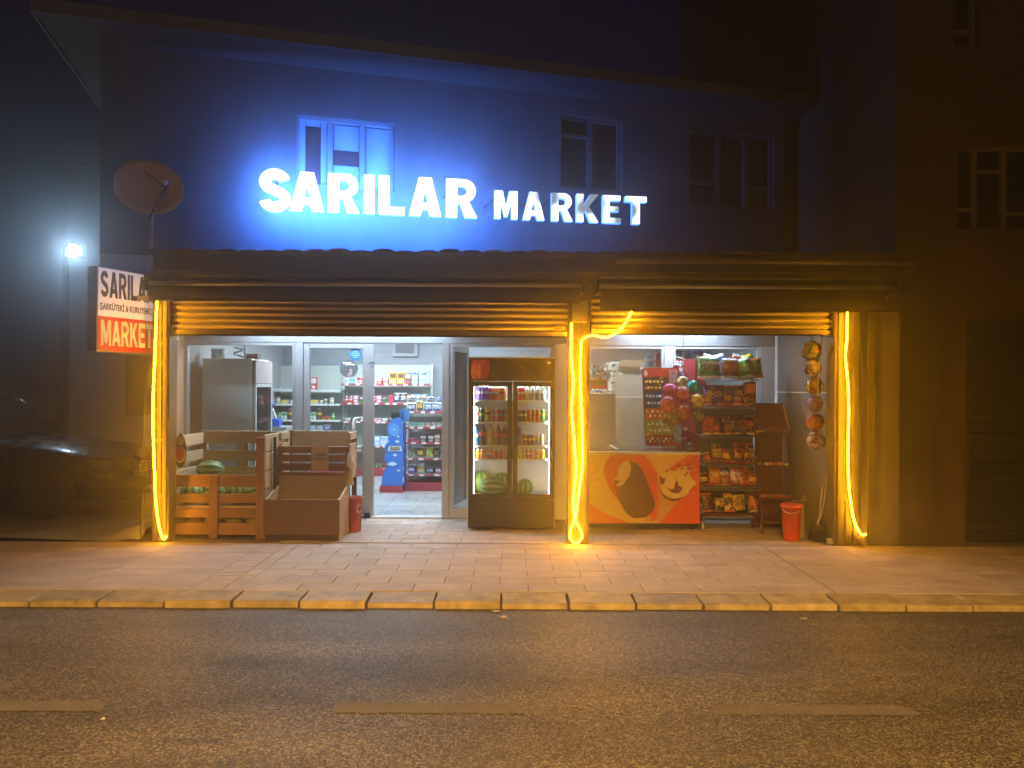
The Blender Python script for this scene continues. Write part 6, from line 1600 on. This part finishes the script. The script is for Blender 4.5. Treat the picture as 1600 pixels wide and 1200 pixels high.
# back right bay
row(zB[0],b0_+.04,PX(578,SD),SD,[('jar',WH,TL,.07,.10,.07,1),('flat',WH,TL,.13,.09,.09,1),('carton',WH,RD,.07,.12,.08,2)],'on the top shelf of the right wall bay','goods in the right wall bay')
row(zB[0],PX(587,SD),PX(607,SD),SD,[('flat',RD,WH,.10,.10,.09,2)],'on the top shelf of the right wall bay','goods in the right wall bay')
item('tea_carton',carton_mesh(.115,.10,.20,YE,BR,WH),(PX(613,SD),SD+.1,zB[0]+.001),'left of the two yellow cartons on the top back shelf','carton','yellow cartons')
item('tea_carton',carton_mesh(.115,.10,.20,YE,BR,WH),(PX(625.5,SD),SD+.1,zB[0]+.001),'right of the two yellow cartons on the top back shelf','carton','yellow cartons')
item('carton',carton_mesh(.085,.10,.19,BR,WH,PK),(PX(637,SD),SD+.1,zB[0]+.001),'brown and white carton between yellow and light blue cartons','carton','goods in the right wall bay')
row(zB[0],PX(642,SD),PX(671,SD),SD,[('carton',LB,WH,.115,.165,.1,3)],'on the top shelf of the right wall bay','goods in the right wall bay')
for x in (648,661): item('bag_of_sugar',bag_mesh(.12,.07,.08,LB,WH,WH,33),(PX(x,SD),SD+.11,zB[0]+.168),'light blue packet lying on top of the light blue cartons','packet','goods in the right wall bay')
row(zB[1],b0_+.04,PX(604,SD),SD,[('jar',RD,WH,.07,.11,.07,2),('carton',PK,WH,.09,.13,.08,1),('jar',GN,BK,.07,.09,.07,2)],'on the second shelf of the right wall bay','goods in the right wall bay')
row(zB[1],PX(606,SD),PX(672,SD),SD,[('carton',PK,RD,.08,.14,.08,1),('bag',BK,WH,.11,.18,.07,2),('carton',OR,CM_,.06,.15,.08,1),('carton',LB,WH,.085,.155,.08,4)],'on the second shelf of the right wall bay','goods in the right wall bay')
row(zB[2],b0_+.04,b1_-.03,SD,[('flat',BK,WH,.13,.06,.1,2),('flat',SI,WH,.11,.08,.1,1),('flat',WH,PK,.12,.05,.1,2)],'on the third shelf of the right wall bay','goods in the right wall bay')
row(zB[3],PX(584,SD),b1_-.03,SD,[('carton',LB,WH,.10,.17,.1,1),('carton',WH,LB,.10,.16,.1,2)],'on the fourth shelf of the right wall bay','goods in the right wall bay')
row(zB[4],PX(584,SD),b1_-.03,SD,[('bottle',GN,RD,.06,.15,.06,2),('bottle',BK,WH,.06,.14,.06,2)],'on the bottom shelf of the right wall bay','goods in the right wall bay')
# gondola
GT='of the low snack shelving'
row(zC[0],c0_+.05,c1_-.03,ND,[('bag',BK,WH,.13,.13,.07,1),('bag',BK,YE,.10,.16,.07,1),('bag',BL,WH,.13,.14,.07,2),('bag',BK,BL,.12,.12,.07,1),('bag',BL,BK,.12,.16,.07,1)],'on the top shelf '+GT,'packets on the low snack shelving')
for k in range(7):
    x=c0_+.10+k*.145; item('packet',bag_mesh(.14,.05,.09,(BK,BL,BK,BL,BK,BL,BL)[k],(WH,YE,WH,LB,WH,BK,WH)[k],WH,34),(x,ND+.2,zC[0]+.16),'%s packet heaped on top of the low snack shelving'%NAME[(BK,BL,BK,BL,BK,BL,BL)[k]],'packet','packets on the low snack shelving',rot=(R(-50),0,.1))
row(zC[1],c0_+.05,c1_-.03,ND,[('flat',CM_,TL,.075,.06,.12,3),('flat',WH,BR,.075,.06,.12,3)],'on the second shelf '+GT,'packets on the low snack shelving')
row(zC[2],c0_+.05,c1_-.03,ND,[('flat',PK,BR,.09,.05,.14,2),('flat',BK,SI,.10,.10,.14,2),('flat',BR,CM_,.09,.12,.14,2)],'on the third shelf '+GT,'packets on the low snack shelving')
row(zC[3],c0_+.05,c1_-.03,ND,[('bag',CM_,BR,.13,.17,.06,1),('bag',BR,YE,.12,.16,.06,1),('bag',YE,LG,.13,.17,.06,1),('bag',BK,BR,.08,.17,.06,1)],'on the fourth shelf '+GT,'packets on the low snack shelving')
row(zC[4],c0_+.05,c1_-.03,ND,[('bag',PU,WH,.13,.14,.09,1),('bag',WH,YE,.13,.16,.09,1),('bag',BK,SI,.13,.10,.09,1),('bag',RD,WH,.11,.10,.09,1)],'on the bottom shelf '+GT,'packets on the low snack shelving')

# blue cardboard biscuit stand with clouds
vd=11.15
vs_=thing('cardboard_stand','bright blue cardboard stand printed with white clouds in the doorway','display stand',tuple((PX(613,vd),vd,G)))
CBL=mat('cardboard_blue',(0.03,0.18,0.62),.5,var=.1,vscale=4)
sil=[(595,764),(597,745),(601,735),(606,728),(600,716),(604,706),(601,697),(607,688),(606,676),(604,668),(608,660),(613,655),(622,652),(628,656),(630,680),(629,766)]
pts=[P(x,y,vd) for x,y in sil]; card=MB().prism([(p.x,vd,max(p.z,G+.09)) for p in pts],(0,.02,0)).build('card',CBL,vs_)
MB().box(PX(594,vd),PX(630,vd),vd-.012,vd+.25,G+.002,G+.105).build('base',mat('card_base_red',(0.40,0.04,0.06),.5),vs_)
MB().prism([P(629,640,vd)+Vector((0,.03,0)),P(631,766,vd)+Vector((0,.03,0)),P(631,766,vd)+Vector((0,.27,0)),P(629,640,vd)+Vector((0,.27,0))],(.01,0,0)).build('side_card',mat('cardboard_navy',(0.015,0.07,0.28),.5),vs_)
# scoop topped header, trays
hc=[P(632+9*math.cos(R(a)),649+11*math.sin(R(a)),vd+.06) for a in range(0,360,20)]
MB().prism([tuple(p) for p in hc],(0,.015,0)).build('header_card',mat('cardboard_mid',(0.04,0.20,0.50),.5),vs_)
MB().box(PX(611,vd),PX(624,vd),vd+.03,vd+.12,PZ(657,vd),PZ(645,vd)).build('dark_tray',BLACKP,vs_)
def cloud(cx,cy,w,h,lay=1):
    q=[(cx+w*math.cos(R(a))*(1+.18*math.sin(R(a*5))),cy+h*math.sin(R(a))*(1+.2*math.cos(R(a*4)))) for a in range(0,360,18)]
    q=[P(x,y,vd) for x,y in q]; MB().prism([(p.x,vd-.003*lay,p.z) for p in q],(0,.002,0)).build('cloud',mat('cloud_print',(0.62,0.74,0.84),.5),card)
for c in ((613,725,7,3),(617,711,3.5,1.8),(621,690,3.5,2),(606,690,2.5,1.5),(622,682,2,1.5),(623,735,2.2,1.5),(616,672,5.5,7)): 
    if c[2]==5.5: 
        q=[P(616+8*math.cos(R(a)),672+10*math.sin(R(a)),vd) for a in range(0,360,18)]; MB().prism([(p.x,vd-.003,p.z) for p in q],(0,.002,0)).build('balloon_print',mat('sky_print',(0.10,0.34,0.72),.5,var=.15),card)
    else: cloud(*c)
cloud(616,671,2.5,1.2,2)
q=[P(x,y,vd) for x,y in ((608,697),(626,697),(628,705),(606,705))]; MB().prism([(p.x,vd-.004,p.z) for p in q],(0,.002,0)).build('name_plate',WHITE,card)
q=[P(x,y,vd) for x,y in ((609.5,698),(624.5,698),(624.5,703),(609.5,703))]; MB().prism([(p.x,vd-.007,p.z) for p in q],(0,.002,0)).build('name_band',mat('card_navy',(0.03,0.06,0.12),.5),card)
lettering('CICLO',.048,mat('logo_yellow',(0.65,0.55,0.2),.5),card,face_cam(PX(617,vd),vd-.0085,PZ(700.5,vd)),offset=.0015,width=.125)
# things behind the left window: chair-like blue cashier clutter
mk=thing('desk_lamp','blue and silver desk lamp on the counter behind the cooler','lamp',tuple(P(428,672,11.0)))
MB().tube(spline([P(426,640,11),P(430,650,11),P(432,655,11),P(436,662,11)]),.014,8).build('arm',ALUL,mk)
MB().ball(P(424,632,11),.05,.05,.045,14,9).build('shade',mat('lamp_navy',(0.03,0.06,0.25),.4),mk)
MB().box(PX(424,11),PX(438,11),10.95,11.1,PZ(668,11),PZ(656,11)).build('blue_case',mat('case_blue',(0.02,0.12,0.6),.35),mk,bevel=.01)
MB().box(PX(424,11)-.3,PX(440,11)+.1,10.9,11.5,G,PZ(669,11)).build('counter_block',mat('counter_grey',(0.25,0.25,0.26),.5),mk)
# picture frame / vent high on the back wall
ac=thing('wall_monitor','small dark monitor in a grey frame high on the back wall','monitor',tuple(P(632,550,13.72)))
MB().box(PX(613,13.72),PX(652,13.72),13.68,13.745,PZ(558,13.72),PZ(528,13.72)).build('frame',mat('monitor_frame',(0.35,0.36,0.38),.5),ac,bevel=.006)
MB().box(PX(618,13.72),PX(647,13.72),13.672,13.679,PZ(553,13.72),PZ(531,13.72)).build('screen',mat('monitor_dark',(0.06,0.07,0.09),.3),ac)
# ---- right-hand part of the shop: cupboards and goods behind the window
CUP=mat('cupboard_cream',(0.50,0.46,0.36),.55,var=.06,vscale=2)
c1=thing('low_cupboard','low cream cupboard with boxes on top behind the right window','cupboard',(PX(935,10.2),10.4,G))
MB().box(PX(880,10.2),PX(962,10.2),10.2,10.7,G,PZ(614,10.2,930)).build('carcass',mat('cupboard_tan',(0.40,0.36,0.26),.55,var=.06),c1,bevel=.006)
MB().box(PX(882,10.2),PX(960,10.2),10.19,10.199,.3,PZ(640,10.2,930)).build('door_panel',mat('cupboard_tan2',(0.38,0.34,0.25),.55,var=.06),c1,bevel=.004)
c2=thing('tall_cupboard','tall cream cupboard standing behind the right window','cupboard',(PX(985,10.5),10.7,G))
MB().box(PX(956,10.5),PX(1006,10.5),10.5,11.0,G,PZ(566,10.5,980)).build('carcass',CUP,c2,bevel=.006)
MB().box(PX(967,10.5),PX(1004,10.5),10.485,10.499,PZ(573,10.5,980),PZ(563,10.5,980)).build('top_band',mat('band_brown',(0.30,0.20,0.12),.5),c2)
MB().box(PX(960,10.5),PX(1003,10.5),10.49,10.499,.2,PZ(620,10.5,980)).build('door_panel',mat('cupboard_cream2',(0.47,0.43,0.33),.55,var=.06),c2,bevel=.004)
item('red_crate',carton_mesh(.26,.2,.15,RD,BR,RD),(PX(934,10.3),10.4,PZ(614,10.2,930)+.03),'red box on the low cupboard behind the right window','box','boxes on the low cupboard')
for i in range(6): item('jar',can_mesh(SI,WH,.05,.025),(PX(928+i*6,10.25),10.27,PZ(614,10.2,930)+.001),'small silver jar in a row on the low cupboard','jar','jars on the low cupboard')
pl_=thing('potted_plant','dark leafy plant on the red box behind the right window','plant',tuple(P(934,588,10.4)))
lf=MB(); rl=random.Random(12)
for k in range(90):
    c=P(935,583,10.4)+Vector((rl.gauss(0,.12),rl.gauss(0,.06),rl.gauss(0,.05))); a=Vector((rl.uniform(-1,1),rl.uniform(-1,1),rl.uniform(-.5,1))).normalized()*.05; bb=a.cross(Vector((rl.uniform(-1,1),rl.uniform(-1,1),rl.uniform(-1,1)))).normalized()*.018
    lf.add([c-a,c+bb,c+a,c-bb],[(0,1,2,3)])
lf.build('foliage',mat('leaf',(0.06,0.08,0.04),.6,var=.3),pl_)
MB().cyl(P(935,597,10.4),P(935,588,10.4),.05,.06,12).build('pot',mat('clay',(0.3,0.12,0.07),.7),pl_)
tsh=thing('window_shelf','narrow shelf of household goods inside the right window','shelf',(PX(1050,9.5),9.5,1.6))
MB().box(PX(1004,9.5),PX(1100,9.5),9.45,9.7,PZ(577,9.5,1040),PZ(573,9.5,1040)).build('board',SHM,tsh)
for x in (1008,1096): MB().box(PX(x,9.5),PX(x+2,9.5),9.6,9.63,G,PZ(573,9.5,1040)).build('upright',STEEL,tsh)
wz_=PZ(573,9.5,1040)+.001
item('detergent_bottle',bottle_mesh(LB,WH,WH,.16,.05),(PX(1014,9.55),9.55,wz_),'light blue detergent bottle on the shelf inside the right window','bottle','goods on the window shelf')
item('detergent_bottle',bottle_mesh(WH,LB,LB,.13,.035),(PX(1022,9.55),9.55,wz_),'white detergent bottle on the shelf inside the right window','bottle','goods on the window shelf')
item('carton',carton_mesh(.10,.1,.17,RD,BR,RD),(PX(1030,9.55),9.55,wz_),'plain red carton beside the detergent bottles inside the window','carton','goods on the window shelf')
for i,(x,c) in enumerate(((1058,PU),(1074,BL),(1090,BL))): item('nappy_pack',bag_mesh(.17,.18,.1,c,SI,WH,50+i),(PX(x,9.55),9.55,PZ(562,9.5,1070)-.05),'%s pack behind the top of the dark red toy card, near %s'%(NAME[c],('its left end','its middle','its right end')[i]),'packet','goods on the window shelf')

# ------------------------------------------------------------------ look-alikes take their place in the row
same = {}
for o in COL.objects:
    if o.parent is None and o.get('label') and o.get('category'): same.setdefault(o['label'], []).append(o)
ORD = ['leftmost','second','third','fourth','fifth','sixth','seventh','eighth','ninth','tenth']
for lab, os_ in same.items():
    if len(os_) < 2: continue
    os_.sort(key=lambda o: o.location.x)
    for i, o in enumerate(os_):
        if i == 0: o['label'] = lab + ', leftmost'
        elif i == len(os_)-1: o['label'] = lab + ', rightmost'
        else: o['label'] = lab + ', %s from left' % ORD[min(i,9)]

# ================================================================== HAZE, added for the glow round the lights
hz = MB().box(-16, 15, -6.5, 24, -1.1, 12.5)  # added air volume standing in for lens bloom around bright lamps
hm = bpy.data.materials.new('haze'); hm.use_nodes = True
hn = hm.node_tree; hn.nodes.clear()
ho = hn.nodes.new('ShaderNodeOutputMaterial'); hv = hn.nodes.new('ShaderNodeVolumePrincipled')
hv.inputs['Color'].default_value = (0.9,0.92,1.0,1); hv.inputs['Density'].default_value = 0.03
hv.inputs['Anisotropy'].default_value = 0.9
hn.links.new(hv.outputs[0], ho.inputs['Volume'])
hzo = hz.build('haze', hm); hzo['kind'] = 'stuff'; hzo['label'] = 'thin haze added to spread a glow round the lights'
